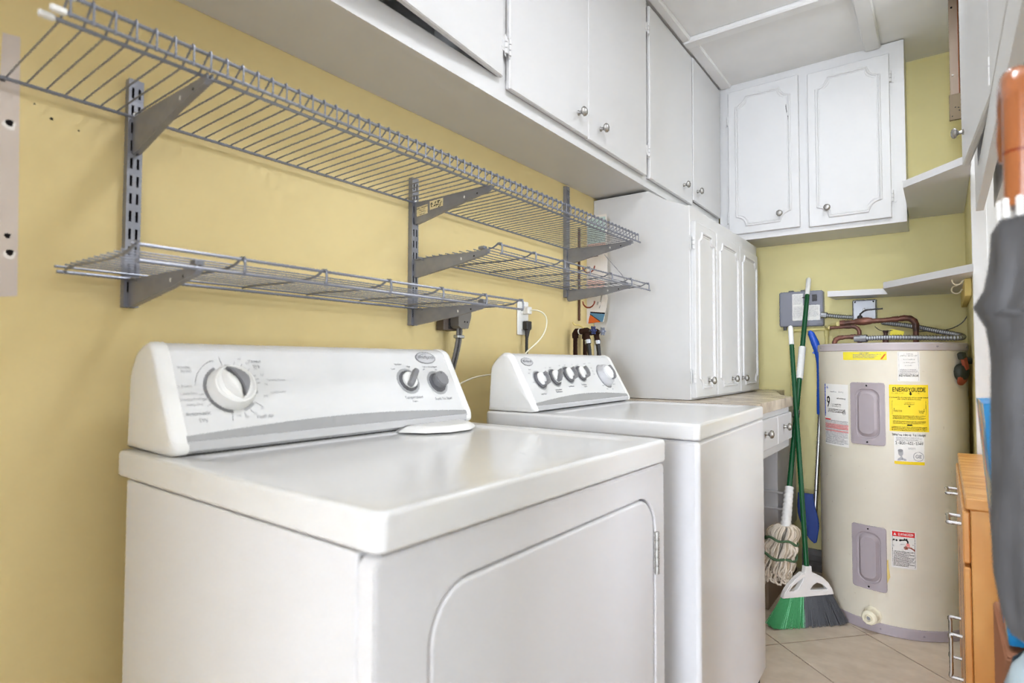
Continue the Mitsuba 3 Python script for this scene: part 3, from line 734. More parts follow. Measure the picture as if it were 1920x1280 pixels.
def bracket(y, ztop, h, xt, label, stickers=False):
    k = thing('shelf_bracket', label, 'shelf bracket')
    x0 = WX + .0165
    q = [(x0, ztop), (x0, ztop - h), (x0 + .012, ztop - h), (xt - .10, ztop - .028), (xt - .012, ztop - .012), (xt, ztop - .006), (xt, ztop + .003), (xt - .03, ztop), ]
    t = .0105
    web = prism(q, .003, fr([0, y - t / 2 + .003, 0], [1, 0, 0], [0, 0, 1]))
    web2 = prism(q, .003, fr([0, y + t / 2, 0], [1, 0, 0], [0, 0, 1]))
    top = box(x0, xt, y - t / 2, y + t / 2, ztop - .003, ztop)
    low = []
    qq = q[2:6]
    for (a, b), (c, d) in zip(qq[:-1], qq[1:]):
        L = math.hypot(c - a, d - b)
        m = box(0, L, -t / 2, t / 2, 0, .002)
        m.apply_transform(rot_m([0, 0, 0], -math.atan2(d - b, c - a), [0, 1, 0])); m.apply_translation([a, y, b]); low.append(m)
    part(k, 'arm', cat(web, web2, top, *low), 'shelf_steel', smooth=20)
    part(k, 'hook_plate', box(x0 - .006, x0 + .010, y - .0015, y + .0015, ztop - h + .006, ztop - .004, .001), 'shelf_steel', smooth=False)
    fy = y - t / 2
    part(k, 'slot_hole', cat(box(xt - .092, xt - .088, fy - .0004, fy + .002, ztop - .018, ztop - .011)), 'trim_paint', smooth=False)
    part(k, 'rivet', cat(lathe_at([(.0022, 0), (.0022, .0006), (.0004, .0008)], [xt - .045, fy, ztop - .012], [0, -1, 0], 10)), 'black', smooth=False)
    if stickers:
        F = fr([0, fy - .0003, 0], [1, 0, 0], [0, 0, 1])
        s1 = part(k, 'sticker', prism([(x0 + .011, ztop - .042), (x0 + .054, ztop - .038), (x0 + .054, ztop - .012), (x0 + .011, ztop - .016)], .0003, F @ fr([0, 0, 0], [1, 0, 0], [0, 1, 0])), 'cream_label', smooth=False, label='cream maker label')
        for i, s in enumerate(('SHELF BRACKET', 'Made in USA', 'PAT. PENDING', 'Heavy duty')):
            part(s1, 'lettering', text(s, .0032 if i else .004, i == 0, .0002).apply_transform(fr([x0 + .032, fy - .0006, ztop - .0205 - i * .0058], [1, 0, .09], [0, 0, 1], [0, -1, 0])), 'print_black', smooth=False)
        s2 = part(k, 'sticker', prism([(x0 + .062, ztop - .030), (x0 + .112, ztop - .026), (x0 + .112, ztop - .004), (x0 + .062, ztop - .006)], .0003, F), 'cream_label', smooth=False, label='scratched cream label with black marks')
        r2 = np.random.default_rng(3)
        bl = []
        for i in range(26):
            cx, cz = x0 + .066 + r2.random() * .042, ztop - .026 + r2.random() * .017
            bl.append(prism([(cx + r2.uniform(.5, 1) * .0035 * math.cos(a), cz + r2.uniform(.3, 1) * .0022 * math.sin(a)) for a in np.linspace(0, 6.28, 7)[:-1]], .0003, fr([0, fy - .0006, 0], [1, 0, 0], [0, 0, 1])))
        part(s2, 'ink_mark', cat(bl), 'print_black', smooth=False, kind='stuff')
    return k
DZ = 1.556                                      # upper shelf deck
bracket(.447, DZ - .004, .070, -.925, 'grey steel bracket under the upper wire shelf at its end by the bare wall strip')
bracket(1.166, DZ - .004, .062, -.925, 'grey steel bracket with two cream labels under the middle of the upper wire shelf', True)
bracket(2.012, DZ - .004, .060, -.925, 'grey steel bracket under the far end of the upper wire shelf by the tall cabinet')
bracket(.447, 1.249, .050, -.945, 'grey steel bracket under the end of the lower wire shelf above the dryer knob')
bracket(1.166, 1.249, .046, -.945, 'grey steel bracket under the long lower wire shelf just above the grey dryer plug')
bracket(1.166, 1.388, .050, -.935, 'grey steel bracket under the near end of the short wire shelf')
bracket(2.012, 1.388, .046, -.935, 'grey steel bracket under the far end of the short wire shelf above the poster')

def upper_shelf():
    k = thing('wire_shelf', 'long upper grey wire shelf with a ladder edge and white end caps', 'wire shelf')
    y0, y1, xr, xf = .252, 2.052, -1.205, -.922
    part(k, 'rear_rail', tube([[xr, y0 - .006, DZ - .003], [xr, y1, DZ - .003]], .0032, 8), 'shelf_wire')
    part(k, 'front_rail', tube([[xf, y0 + .012, DZ + .026], [xf, y1, DZ + .026]], .0031, 8), 'shelf_wire')
    part(k, 'front_rail', tube([[xf + .002, y0 + .002, DZ + .001], [xf + .002, y1 + .02, DZ + .001]], .0031, 8), 'shelf_wire')
    part(k, 'front_rail', tube([[xf - .022, y0 - .004, DZ - .0005], [xf - .022, y1 + .004, DZ - .0005]], .0031, 8), 'shelf_wire')
    for x, z, d in ((xf, DZ + .026, .012), (xf + .002, DZ + .001, .002), (xf - .022, DZ - .0005, -.004), (xr, DZ - .003, -.006)):
        part(k, 'end_cap', rbox(x - .0052, x + .0052, y0 + d - .016, y0 + d + .004, z - .0052, z + .0052, .004, 2), 'white_plastic', smooth=50, label='white plastic end cap')
    P = [[xr + .001, 0, DZ + .0005], [-1.10, 0, DZ + .003], [xf - .05, 0, DZ + .005], [xf - .022, 0, DZ + .0095], [xf - .010, 0, DZ + .0225]]
    P = list(smoothpath(P, 2)) + [[xf - .003, 0, DZ + .0298], [xf + .003, 0, DZ + .0302], [xf + .0055, 0, DZ + .026], [xf + .0055, 0, DZ - .002], [xf + .0035, 0, DZ - .003]]
    w = ply(tube(P, .00155, 6), 'shelf_wire', smooth=50)
    n = 69
    for i in range(n):
        part(k, 'wire', w, None, tw=T().translate([0, y0 + .008 + i * (y1 - y0 - .012) / (n - 1), 0]))
    return k
upper_shelf()
def lower_shelf(y0, hooks, dz, label, y1):
    k = thing('wire_shelf', label, 'wire shelf')
    xr, xf = -1.204, -.92
    part(k, 'rear_rail', tube([[xr, y0 - .010, dz + .003], [xr, y1, dz + .003]], .0023, 8), 'shelf_wire')
    part(k, 'rear_rail', tube([[xr + .004, y0 - .008, dz - .006], [xr + .004, y1, dz - .006]], .003, 8), 'shelf_wire')
    part(k, 'front_rail', tube([[xf, y0, dz + .010], [xf, y1, dz + .010]], .0028, 8), 'shelf_wire')
    part(k, 'front_rail', tube([[xf + .004, y0 + .006, dz - .014], [xf + .004, y1 + .004, dz - .014]], .0030, 8), 'shelf_wire')
    for i in range(10):
        x = xr + .024 + i * (xf - xr - .03) / 10
        part(k, 'wire', tube([[x, y0 - .002, dz + .0045], [x, y1, dz + .0045]], .0014, 6), 'shelf_wire')
    P = [[xr - .001, 0, dz + .0005], [-1.10, 0, dz + .0005], [xf - .04, 0, dz + .0012], [xf - .012, 0, dz + .0085], [xf - .002, 0, dz + .0145], [xf + .004, 0, dz + .0138], [xf + .0062, 0, dz + .010], [xf + .0078, 0, dz - .010], [xf + .0062, 0, dz - .0172], [xf + .002, 0, dz - .017]]
    h = ply(tube(smoothpath(P, 3), .0023, 8), 'shelf_wire', smooth=50)
    for y in hooks:
        part(k, 'cross_rod', h, None, tw=T().translate([0, y, 0]))
    for yb in (.447, 1.166, 2.012):
        if y0 - .05 < yb < y1:
            part(k, 'clip', (tube([[xr + .006, yb - .008, dz - .006], [xr + .018, yb - .010, dz - .009], [xr + .032, yb - .010, dz - .006], [xr + .04, yb - .008, dz - .012]], .0018, 6)), 'shelf_wire')
            part(k, 'clip', box(-.965, -.945, yb - .007, yb + .007, dz - .004, dz + .004, .001), 'shelf_wire')
lower_shelf(.340, [.346 + .157 * i for i in range(7)], 1.256, 'long lower grey wire shelf with hooked rods above the dryer console', 1.288)
lower_shelf(1.187, [1.193 + .157 * i for i in range(7)], 1.395, 'short grey wire shelf at middle height above the washer', 2.150)

# ------------------------------------------------------------------ outlets, cords, water taps
ou = thing('dryer_outlet', 'brown surface outlet box on the yellow wall behind the dryer console', 'outlet')
part(ou, 'box', rbox(WX + .001, WX + .034, 1.268, 1.336, 1.193, 1.262, .004, 2), 'outlet_brown')
part(ou, 'face', box(WX + .034, WX + .0365, 1.288, 1.330, 1.198, 1.256, .001), 'black_plastic')
pg = thing('dryer_plug', 'grey angled plug of the dryer with its thick flat cord', 'plug')
part(pg, 'body', cat(prism([(1.294, 1.262), (1.294, 1.206), (1.306, 1.199), (1.338, 1.199), (1.352, 1.236), (1.352, 1.262), (1.34, 1.27)], .032, fr([WX + .037, 0, 0], [0, 1, 0], [0, 0, 1]))), 'cord_grey', smooth=20)
for y in (1.322, 1.334):
    part(pg, 'screw', lathe_at([(.0025, 0), (.002, .001), (.0003, .0012)], [WX + .069, y, 1.219], [1, 0, 0], 10), 'black')
for i in range(3):
    P = smoothpath([[WX + .05, 1.312 + i * .0075, 1.203], [WX + .05, 1.310 + i * .0075, 1.17], [WX + .045, 1.302 + i * .0075, 1.12], [WX + .04, 1.285 + i * .0075, 1.06], [WX + .03, 1.27 + i * .0075, .95]], 4)
    part(pg, 'cord', tube(P, .0042, 8), 'cord_grey' if i != 1 else 'black_plastic', smooth=60)
part(pg, 'clamp', rbox(WX + .040, WX + .060, 1.302, 1.334, 1.170, 1.180, .003, 2), 'galvanised')
wo = thing('wall_outlet', 'white outlet plate on the yellow wall behind the washer console', 'outlet')
part(wo, 'plate', rbox(WX + .0005, WX + .007, 1.680, 1.748, 1.196, 1.318, .003, 2), 'white_plastic')
for z in (1.285, 1.23):
    part(wo, 'socket', rbox(WX + .006, WX + .0105, 1.698, 1.732, z - .014, z + .014, .003, 2), 'white_plastic')
bp = thing('black_plug', 'black plug and cord in the white wall outlet', 'plug')
part(bp, 'body', cat(rbox(WX + .0105, WX + .034, 1.700, 1.732, 1.214, 1.246, .005, 2), cyl([WX + .024, 1.716, 1.222], [WX + .022, 1.714, 1.186], .011, 12, .006)), 'black_plastic')
part(bp, 'cord', tube(smoothpath([[WX + .022, 1.714, 1.19], [WX + .022, 1.713, 1.14], [WX + .022, 1.712, 1.06], [WX + .02, 1.71, .9]], 4), .0052, 8), 'cord_black', smooth=60)
wp = thing('white_plug', 'white plug with a thin white cord looping behind both machines', 'plug')
part(wp, 'body', rbox(WX + .0105, WX + .036, 1.702, 1.730, 1.270, 1.298, .005, 2), 'white_plastic')
P = smoothpath([[WX + .036, 1.716, 1.284], [WX + .062, 1.735, 1.282], [WX + .074, 1.76, 1.262], [WX + .075, 1.76, 1.225], [WX + .07, 1.72, 1.175], [WX + .065, 1.64, 1.125], [WX + .060, 1.60, 1.09], [WX + .045, 1.50, 1.06], [WX + .05, 1.40, 1.052], [WX + .05, 1.33, 1.035], [WX + .055, 1.26, 1.01], [WX + .06, 1.19, .99], [WX + .05, 1.12, .95]], 5)
part(wp, 'cord', tube(P, .0026, 8), 'hook_cream', smooth=60)
# water supply
def faucet(x, y, z, hm, label, pipe_dx):
    k = thing('water_tap', label, 'tap')
    part(k, 'riser', cyl([x, y, .75], [x, y, z - .012], .0085, 12), 'copper_dark', smooth=60)
    part(k, 'elbow', tube([[x, y, z - .022], [x, y, z - .006], [x + .008, y - .002, z + .004], [x + .05, y - .012, z + .004]], [.0125, .0125, .0125, .0115], 12), 'copper_dark', smooth=60)
    part(k, 'collar', tube([[x + .024, y - .0055, z + .004], [x + .030, y - .007, z + .004]], .0135, 12), 'white_plastic')
    part(k, 'valve_body', tube([[x + .05, y - .012, z + .004], [x + .062, y - .014, z + .004], [x + .072, y - .016, z + .002]], [.0135, .014, .010], 12), 'copper_dark', smooth=50)
    part(k, 'spout', tube([[x + .060, y - .014, z - .004], [x + .064, y - .016, z - .022], [x + .067, y - .017, z - .032]], [.0105, .0105, .0125], 12), 'copper_dark', smooth=50)
    part(k, 'hose_nut', tube([[x + .066, y - .017, z - .031], [x + .069, y - .018, z - .046]], [.0135, .0125], 10), 'galvanised')
    part(k, 'hose', tube(smoothpath([[x + .069, y - .018, z - .045], [x + .074, y - .02, z - .07], [x + .078, y - .022, z - .11], [x + .075, y - .02, z - .20]], 4), .0085, 10), 'cord_black', smooth=60, label='black rubber hose')
    hx = x + .072 + .018
    q = [((.0145 + .0035 * math.cos(6 * a)) * math.cos(a), (.0145 + .0035 * math.cos(6 * a)) * math.sin(a)) for a in np.linspace(0, 2 * math.pi, 49)[:-1]]
    pl = sg.Polygon(q).difference(cat_holes())
    u, v, w = along([1, -.22, .05])
    part(k, 'handle', prism(pl, .006, fr([hx, y - .02, z + .006], u, v, w)), hm)
    part(k, 'stem', cyl([x + .066, y - .015, z + .004], [hx + .004, y - .021, z + .006], .0035, 8), 'galvanised')
    return k
def cat_holes():
    return shapely.unary_union([sg.Point(.0088 * math.cos(a), .0088 * math.sin(a)).buffer(.0028, 4) for a in np.radians(range(0, 360, 60))])
faucet(-1.190, 2.045, 1.218, 'blue_valve', 'water tap with a blue wheel handle behind the washer console', 0)
faucet(-1.196, 2.135, 1.218, 'grey_valve', 'water tap with a grey wheel handle nearest the tall cabinet', 0)
single('twisted_rope', tube(smoothpath([[-1.205, 2.05, 1.262], [-1.195, 2.06, 1.25], [-1.18, 2.062, 1.248], [-1.165, 2.065, 1.238], [-1.15, 2.06, 1.235], [-1.135, 2.05, 1.228], [-1.138, 2.045, 1.21], [-1.128, 2.045, 1.195], [-1.118, 2.045, 1.19]], 4), .0032, 6), 'foam_yellow', 'short piece of cream rope wound over the water taps', 'rope')
# hanging poster in front of the side of the tall cabinet
po = thing('poster', 'narrow printed poster with orange and blue scene hanging above the water taps', 'poster')
PY = 2.185
FP = fr([0, PY, 0], [1, 0, 0], [0, 0, 1])
part(po, 'sheet', prism([(-1.214, 1.262), (-1.135, 1.268), (-1.117, 1.36), (-1.120, 1.72), (-1.214, 1.72)], .002, FP), 'paper', smooth=False)
def flat(q, m, dy, nm='print_area'): part(po, nm, prism(q, .0006, fr([0, PY - .002 - dy, 0], [1, 0, 0], [0, 0, 1])), m, smooth=False)
flat([(-1.205, 1.263), (-1.138, 1.268), (-1.127, 1.305), (-1.196, 1.312)], 'sky_ink', .0006)
flat([(-1.206, 1.2635), (-1.150, 1.267), (-1.150, 1.270), (-1.196, 1.300), (-1.203, 1.285)], 'orange_ink', .0012)
flat([(-1.196, 1.308), (-1.128, 1.300), (-1.127, 1.305), (-1.196, 1.313)], 'print_black', .0012)
flat([(-1.196, 1.300), (-1.150, 1.2695), (-1.150, 1.2715), (-1.196, 1.303)], 'print_black', .0018)
for x, z in ((-1.165, 1.34), (-1.15, 1.352), (-1.147, 1.365), (-1.143, 1.38), (-1.155, 1.325)):
    flat([(x, z), (x + .002, z), (x + .006, z + .013), (x + .004, z + .013)], 'print_grey', .0006, 'ink_stroke')
flat([(-1.21, 1.40), (-1.13, 1.40), (-1.13, 1.44), (-1.21, 1.45)], 'pink_ink', .0006)
flat([(-1.21, 1.60), (-1.125, 1.60), (-1.125, 1.71), (-1.21, 1.71)], 'teal_ink', .0006)
flat([(-1.21, 1.55), (-1.125, 1.56), (-1.125, 1.60), (-1.21, 1.60)], 'pink_ink', .0006)
flat([(-1.20, 1.545), (-1.16, 1.545), (-1.165, 1.565), (-1.185, 1.59), (-1.195, 1.565)], 'print_black', .0012)
single('wooden_strip', box(WX + .001, WX + .010, 2.116, 2.123, 1.272, 1.66, .001), 'cardboard', 'thin brown wooden strip on the wall beside the hanging poster', 'wooden strip')
for z, nm, lb in ((1.497, 'ring_handle', 'thin brown wooden hoop hanging under the upper bracket beside the poster'), (1.352, 'ring_handle', 'thin brown wooden hoop showing below the short shelf bracket')):
    single(nm, tube(arcpts([-1.17, 2.12, z], .028, math.pi * 1.02, math.pi * 1.98, 14), .003, 8), 'amber_dark', lb, 'hoop')
single('string', tube([[-1.045, 2.02, 1.515], [-1.0, 2.08, 1.44], [-.985, 2.10, 1.398]], .0012, 6), 'print_grey', 'thin grey string running from the far upper bracket to the short wire shelf', 'string')

# ------------------------------------------------------------------ water heater
HC, HR = np.array([-.192, 3.112]), .279
wh = thing('water_heater', 'tall beige cylindrical water heater covered with stickers in the corner', 'water heater')
def ringz(r, z, n=96):
    a = np.arange(n) * 2 * math.pi / n
    return np.stack([HC[0] + r * np.cos(a), HC[1] + r * np.sin(a), np.full(n, z)], 1)
part(wh, 'tank', loft([ringz(HR, .040), ringz(HR, .6), ringz(HR, 1.155)]), 'tank_enamel', smooth=40)
part(wh, 'top_lid', loft([ringz(HR + .001, 1.150), ringz(HR + .004, 1.152), ringz(HR + .004, 1.178), ringz(HR, 1.183), ringz(HR - .01, 1.1845), ringz(.05, 1.188)]), 'lid_mauve', smooth=35)
part(wh, 'base_ring', loft([ringz(HR + .001, .0005), ringz(HR + .006, .002), ringz(HR + .006, .036), ringz(HR + .002, .042)]), 'mauve_metal', smooth=35)
def tank_map(m, th, z0, w=0.0):
    v = m.vertices.copy()
    a = th + v[:, 0] / HR; r = HR + w + v[:, 2]
    return trimesh.Trimesh(np.stack([HC[0] + r * np.sin(a), HC[1] - r * np.cos(a), z0 + v[:, 1]], 1), m.faces, process=False)
def sheet(w, h, t, n=14):
    """curved label blank centred on the origin"""
    xs = np.linspace(-w / 2, w / 2, n + 1)
    rings = [np.array([[x, -h / 2, 0], [x, h / 2, 0], [x, h / 2, t], [x, -h / 2, t]]) for x in xs]
    m = loft(rings); m.fix_normals(); return m
def cells(w, h, n=10):
    return sheet(w, h, .0003, n)
def label_on(th0, th1, zt, zb, m, name='sticker', label=None, w=.0004, tilt=0.0):
    W, H = (th1 - th0) * HR, zt - zb
    k = part(wh, name, tank_map(sheet(W, H, .0004), (th0 + th1) / 2, (zt + zb) / 2, w), m, smooth=40, label=label)
    def put(mesh, x, y, mm, nm='lettering', up=.0006, kind=None):
        q = mesh.copy(); q.apply_translation([x, y, 0])
        part(k, nm, tank_map(q, (th0 + th1) / 2, (zt + zb) / 2, w + up), mm, smooth=False, kind=kind)
    return k, W, H, put
def fine_print(W, rows, lh, seed, indent=0.0, short=.25):
    """rows of unreadable small print as dashes"""
    r = np.random.default_rng(seed); out = []
    for i in range(rows):
        x = -W / 2 + indent
        end = W / 2 - (r.random() * short * W if i == rows - 1 or r.random() < .3 else 0)
        while x < end:
            L = .0015 + r.random() * .006
            L = min(L, end - x)
            if L > .0008: out.append(trimesh.creation.box(bounds=[[x, -i * lh - lh * .25, 0], [x + L, -i * lh + lh * .2, .0002]]))
            x += L + .0011
    return cat(out)
# yellow strip at top
k, W, H, put = label_on(-.575, .035, 1.146, 1.112, 'pale_yellow', label='yellow warning strip under the lid')
put(text('IMPORTANT', .0045, True), .005, .0095, 'print_grey')
put(fine_print(W * .62, 4, .0045, 1), .012, .006, 'print_grey', 'fine_print', kind='stuff')
put(cat(prism([(0, 0), (.006, 0), (.02, .022), (.014, .022)], .0002)), W / 2 - .022, -.014, 'orange_ink', 'stripe')
# company sticker
k, W, H, put = label_on(.165, .44, 1.146, 1.026, 'sticker_white', label='white installer sticker with black lettering')
for s, h, y, b in (('NOTICE TO', .0042, .048, 0), ('GENERAL INSTALLERS', .004, .041, 0), ('Date of Installation', .0036, .027, 0), ('Date of Inspection', .0036, .014, 0), ('Installed by', .0036, .002, 0), ('ADVANTAGE', .0082, -.041, 1)):
    put(text(s, h, bool(b)), 0, y, 'print_black')
put(fine_print(W * .8, 5, .0045, 2), 0, -.012, 'print_grey', 'fine_print', kind='stuff')
fr_ = sg.box(-W / 2 + .004, -H / 2 + .004, W / 2 - .004, H / 2 - .004)
put(prism(fr_.difference(fr_.buffer(-.0007)), .0002), 0, 0, 'print_grey', 'border')
put(prism(sg.box(-W * .4, -.0003, W * .4, .0003), .0002), 0, -.048, 'print_grey', 'rule')
# energy label
k, W, H, put = label_on(.055, .545, 1.012, .824, 'sticker_yellow', label='yellow energy label with black lettering')
t_ = text('ENERGYGUIDE', .0145, True); s_ = (W * .84) / t_.extents[0]; t_.apply_scale([s_, 1.15, 1])
put(t_, 0, H / 2 - .028, 'print_black')
put(prism([(-.0022, .012), (.0022, .012), (.0022, .004), (.006, .004), (0, -.004), (-.006, .004), (-.0022, .004)], .0002), .005, H / 2 - .039, 'print_black', 'arrow')
put(text('Compare the Energy Use of this Water Heater', .0046, True), 0, H / 2 - .0535, 'print_black')
put(text('with Others Before You Buy.', .0046, True), 0, H / 2 - .0605, 'print_black')
for x, s in ((-.045, 'Water Heater - Electric'), (-.045, 'Capacity: 40 gallons')):
    pass
put(text('Water Heater - Electric', .0026), -.040, H / 2 - .035, 'print_black')
put(text('Model', .0028), .036, H / 2 - .036, 'print_black')
bx = sg.box(-W * .43, -.031, W * .43, .022)
put(prism(bx.difference(bx.buffer(-.0008)), .0002), 0, .006, 'print_black', 'border')
put(text('This Model Uses', .0034), 0, .021, 'print_black'); put(text('4879 kWh/year', .0036, True), 0, .014, 'print_black')
put(prism([(-.004, .004), (.004, .004), (0, -.004)], .0002), 0, .006, 'print_black', 'arrow')
put(prism(sg.box(-W * .39, -.0022, W * .39, .0022), .0002), 0, -.004, 'print_black', 'scale_bar')
put(fine_print(.03, 2, .0042, 5), -.04, -.010, 'print_black', 'fine_print', kind='stuff'); put(fine_print(.022, 3, .0042, 6), .043, -.010, 'print_black', 'fine_print', kind='stuff')
put(fine_print(W * .84, 4, .0042, 7), 0, -.031, 'print_black', 'fine_print', kind='stuff'); put(fine_print(W * .84, 3, .0046, 8), 0, -.053, 'print_black', 'fine_print', kind='stuff')
put(cat(prism(sg.box(-.009, -.0025, .009, .0025), .0002)), 0, -.068, 'print_black', 'rating_mark')
put(fine_print(W * .9, 4, .0045, 9), 0, -.076, 'print_black', 'fine_print', kind='stuff')
# help label
k, W, H, put = label_on(.105, .478, .818, .692, 'sticker_white', label='white help line sticker with a phone number')
put(text("We're Here To Help!", .0088, True), 0, H / 2 - .012, 'print_black')
put(fine_print(W * .88, 4, .0042, 11), 0, H / 2 - .018, 'print_grey', 'fine_print', kind='stuff')
t_ = text('1-800-431-1549', .0115, True); t_.apply_scale([W * .92 / t_.extents[0], 1, 1]); put(t_, 0, H / 2 - .046, 'print_black')
put(prism(sg.Polygon([(-.014, -.028), (-.012, -.02), (-.004, -.016), (-.003, -.010), (.003, -.010), (.005, -.017), (.016, -.022), (.018, -.028)]), .0002), -.028, -.020, 'print_light', 'portrait_shoulders')
put(prism(affinity.scale(sg.Point(0, 0).buffer(1, 12), .0085, .0125), .0002), -.030, -.018, 'ring_grey', 'portrait_head')
put(prism(affinity.scale(sg.Point(0, 0).buffer(1, 12), .0088, .006), .0002), -.031, -.0085, 'print_grey', 'portrait_hair', up=.0009)
put(prism(sg.Polygon([(-.0015, 0), (.0015, 0), (.001, -.009), (-.001, -.009)]), .0002), -.026, -.038, 'print_grey', 'portrait_tie', up=.0009)
put(prism(sg.Point(0, 0).buffer(.0185, 16).difference(sg.Point(0, 0).buffer(.0168, 16)), .0002), W / 2 - .021, -.030, 'print_grey', 'logo_ring')
put(text('GE', .013, True), W / 2 - .021, -.036, 'print_grey', 'logo')
put(fine_print(.032, 2, .0045, 12), .012, .004, 'print_grey', 'fine_print', kind='stuff')
put(cells(W, .012, 10), 0, -H / 2 + .006, 'sticker_yellow', 'yellow_strip', up=.0003)
# nine year label
k, W, H, put = label_on(-1.005, -.50, 1.006, .738, 'sticker_white', label='white label with a large black nine and pink stripes')
put(cells(.006, H * .54, 2), -W / 2 + .003, H * .23, 'print_blue', 'blue_strip', up=.0003)
put(prism(sg.Point(0, 0).buffer(.0055, 12).difference(sg.Point(0, 0).buffer(.0042, 12)), .0002), -W / 2 + .022, H / 2 - .016, 'print_blue', 'logo_ring')
put(text('GE', .004, True), -W / 2 + .022, H / 2 - .018, 'print_blue', 'logo')
put(text('SmartWater', .0056), -.008, H / 2 - .036, 'print_grey'); put(text('Electric', .0052), .036, H / 2 - .036, 'print_grey')
t_ = text('9', .044, True); t_.apply_scale([.75, 1, 1]); put(t_, -W / 2 + .027, H / 2 - .100, 'print_black')
put(text('Self Cleaning', .0052, True), .034, H / 2 - .064, 'print_black')
put(text('Year Limited Tank', .0046, True), .008, H / 2 - .090, 'print_black'); put(text('and Parts Warranty', .0042), .008, H / 2 - .098, 'print_black')
put(fine_print(W * .72, 3, .006, 14, short=.5), .006, H / 2 - .110, 'print_black', 'fine_print', kind='stuff')
put(prism(sg.Point(0, 0).buffer(.0085, 12).difference(sg.Point(0, 0).buffer(.0074, 12)), .0002), W / 2 - .02, H / 2 - .122, 'print_black', 'rating_mark')
put(text('UL', .007, True), W / 2 - .02, H / 2 - .125, 'print_black')
for i, (a, b) in enumerate(((-.022, .004), (-.044, .006), (-.056, .009), (-.070, .007))):
    put(cells(W * (.98 if i else .3), b * 1.3, 8), 0 if i else -W * .34, a, 'print_pink' if i else 'print_red', 'pink_stripe', up=.0003)
put(fine_print(W * .96, 18, .0058, 15, short=.2), 0, -.026, 'print_grey', 'fine_print', up=.0007, kind='stuff')
# danger label
k, W, H, put = label_on(.045, .350, .425, .277, 'sticker_white', label='white danger sticker with a red heading')
put(cells(W * .9, .019, 10), 0, H / 2 - .013, 'print_red', 'red_heading', up=.0003)
put(text('DANGER', .0092, True), .007, H / 2 - .0175, 'print_white', up=.0007)
put(prism([(-.0055, 0), (.0055, 0), (0, .0095)], .0002), -W / 2 + .013, H / 2 - .0178, 'print_white', 'warning_triangle', up=.0007)
q = sg.box(-W * .45, -H * .46, W * .45, H * .37)
put(prism(q.difference(q.buffer(-.0009)), .0002), 0, 0, 'print_black', 'border')
pic = shapely.unary_union([sg.Point(-.033, .037).buffer(.0035), sg.Point(-.024, .036).buffer(.0035), sg.Point(-.011, .037).buffer(.0042), sg.LineString([(-.011, .037), (.008, .040), (.013, .037), (.014, .029)]).buffer(.0026), sg.Point(.003, .044).buffer(.0025), sg.Point(.010, .043).buffer(.0025)])
put(prism(pic, .0002), 0, 0, 'print_black', 'tap_drawing')
put(prism(sg.Polygon([(.009, .027), (.018, .027), (.022, .012), (.014, .015), (.008, .012)]), .0002), 0, 0, 'print_pink', 'water_drawing')
hand = shapely.unary_union([sg.LineString([(.002, .012), (.012, .008)]).buffer(.0016), sg.LineString([(.0, .008), (.012, .006)]).buffer(.0016), sg.LineString([(.003, .003), (.013, .004)]).buffer(.0016), sg.LineString([(.006, .016), (.013, .009)]).buffer(.0015), sg.Polygon([(.010, .010), (.026, .006), (.038, -.004), (.038, .004), (.026, .012), (.014, .012)])])
put(prism(hand, .0002), 0, 0, 'rust_red', 'hand_drawing', up=.0008)
put(prism(sg.LineString([(-.038, .014), (-.004, .022), (.036, .022)]).buffer(.0006), .0002), 0, 0, 'print_grey', 'basin_drawing')
put(prism(sg.LineString([(-.038, .014), (.0, -.004)]).buffer(.0006), .0002), 0, 0, 'print_grey', 'basin_drawing')
put(fine_print(W * .82, 11, .0056, 17, short=.3), 0, -.008, 'print_black', 'fine_print', kind='stuff')
# access panels
def access_panel(th0, th1, zt, zb, label, scaly=False):
    W, H = (th1 - th0) * HR, zt - zb
    tm, zm = (th0 + th1) / 2, (zt + zb) / 2
    n = 9
    def ring2(w, h, r, z): q = rr(0, 0, w, h, r, n); return np.column_stack([q, np.full(len(q), z)])
    def dense(w, h, r, z, m=12):
        q = rr(0, 0, w, h, r, n)
        q = np.vstack([q, q[:1]]); out = []
        for a, b in zip(q[:-1], q[1:]):
            kk = 6 if np.linalg.norm(b - a) > .03 else 1
            for t in range(kk): out.append(a + (b - a) * t / kk)
        return np.column_stack([np.array(out), np.full(len(out), z)])
    D = dense
    def mk(layers):
        L = [D(w, h, r, z) for w, h, r, z in layers]
        k0 = min(len(x) for x in L)
        return L
    # outline plate with a raised rim trough and island, sampled equally
    def even(w, h, r, z, m=96):
        q = rr(0, 0, w, h, r, 14); ls = sg.LinearRing(q); t = np.linspace(0, 1, m, endpoint=False)
        P = [ls.interpolate(a, normalized=True) for a in t]
        return np.array([[p.x, p.y, z] for p in P])
    L = [even(W, H, .010, 0), even(W, H, .010, .006), even(W - .003, H - .003, .009, .008), even(W * .70, H * .80, .034, .008), even(W * .66, H * .77, .032, .003), even(W * .60, H * .74, .030, .002), even(W * .46, H * .66, .024, .011), even(W * .42, H * .64, .022, .0125), even(W * .2, H * .5, .01, .0125)]
    k = part(wh, 'access_panel', tank_map(loft(L), tm, zm), 'mauve_metal', smooth=25, label=label)
    for y in (H * .45, -H * .455):
        sc = lathe([(.0035, 0), (.003, .0015), (.0004, .002)], 12); sc.apply_translation([0, y, .008])
        part(k, 'screw', tank_map(sc, tm, zm), 'black')
    if scaly:
        for i in range(7):
            b = sheet(W * .26, .0022, .0008, 4); b.apply_translation([0, -H * .06 - i * .0075, .0124]); part(k, 'embossed_line', tank_map(b, tm, zm), 'mauve_metal', smooth=40)
access_panel(-.455, .005, 1.018, .760, 'upper mauve metal access panel', True)
access_panel(-.465, -.01, .428, .168, 'lower mauve metal access panel')
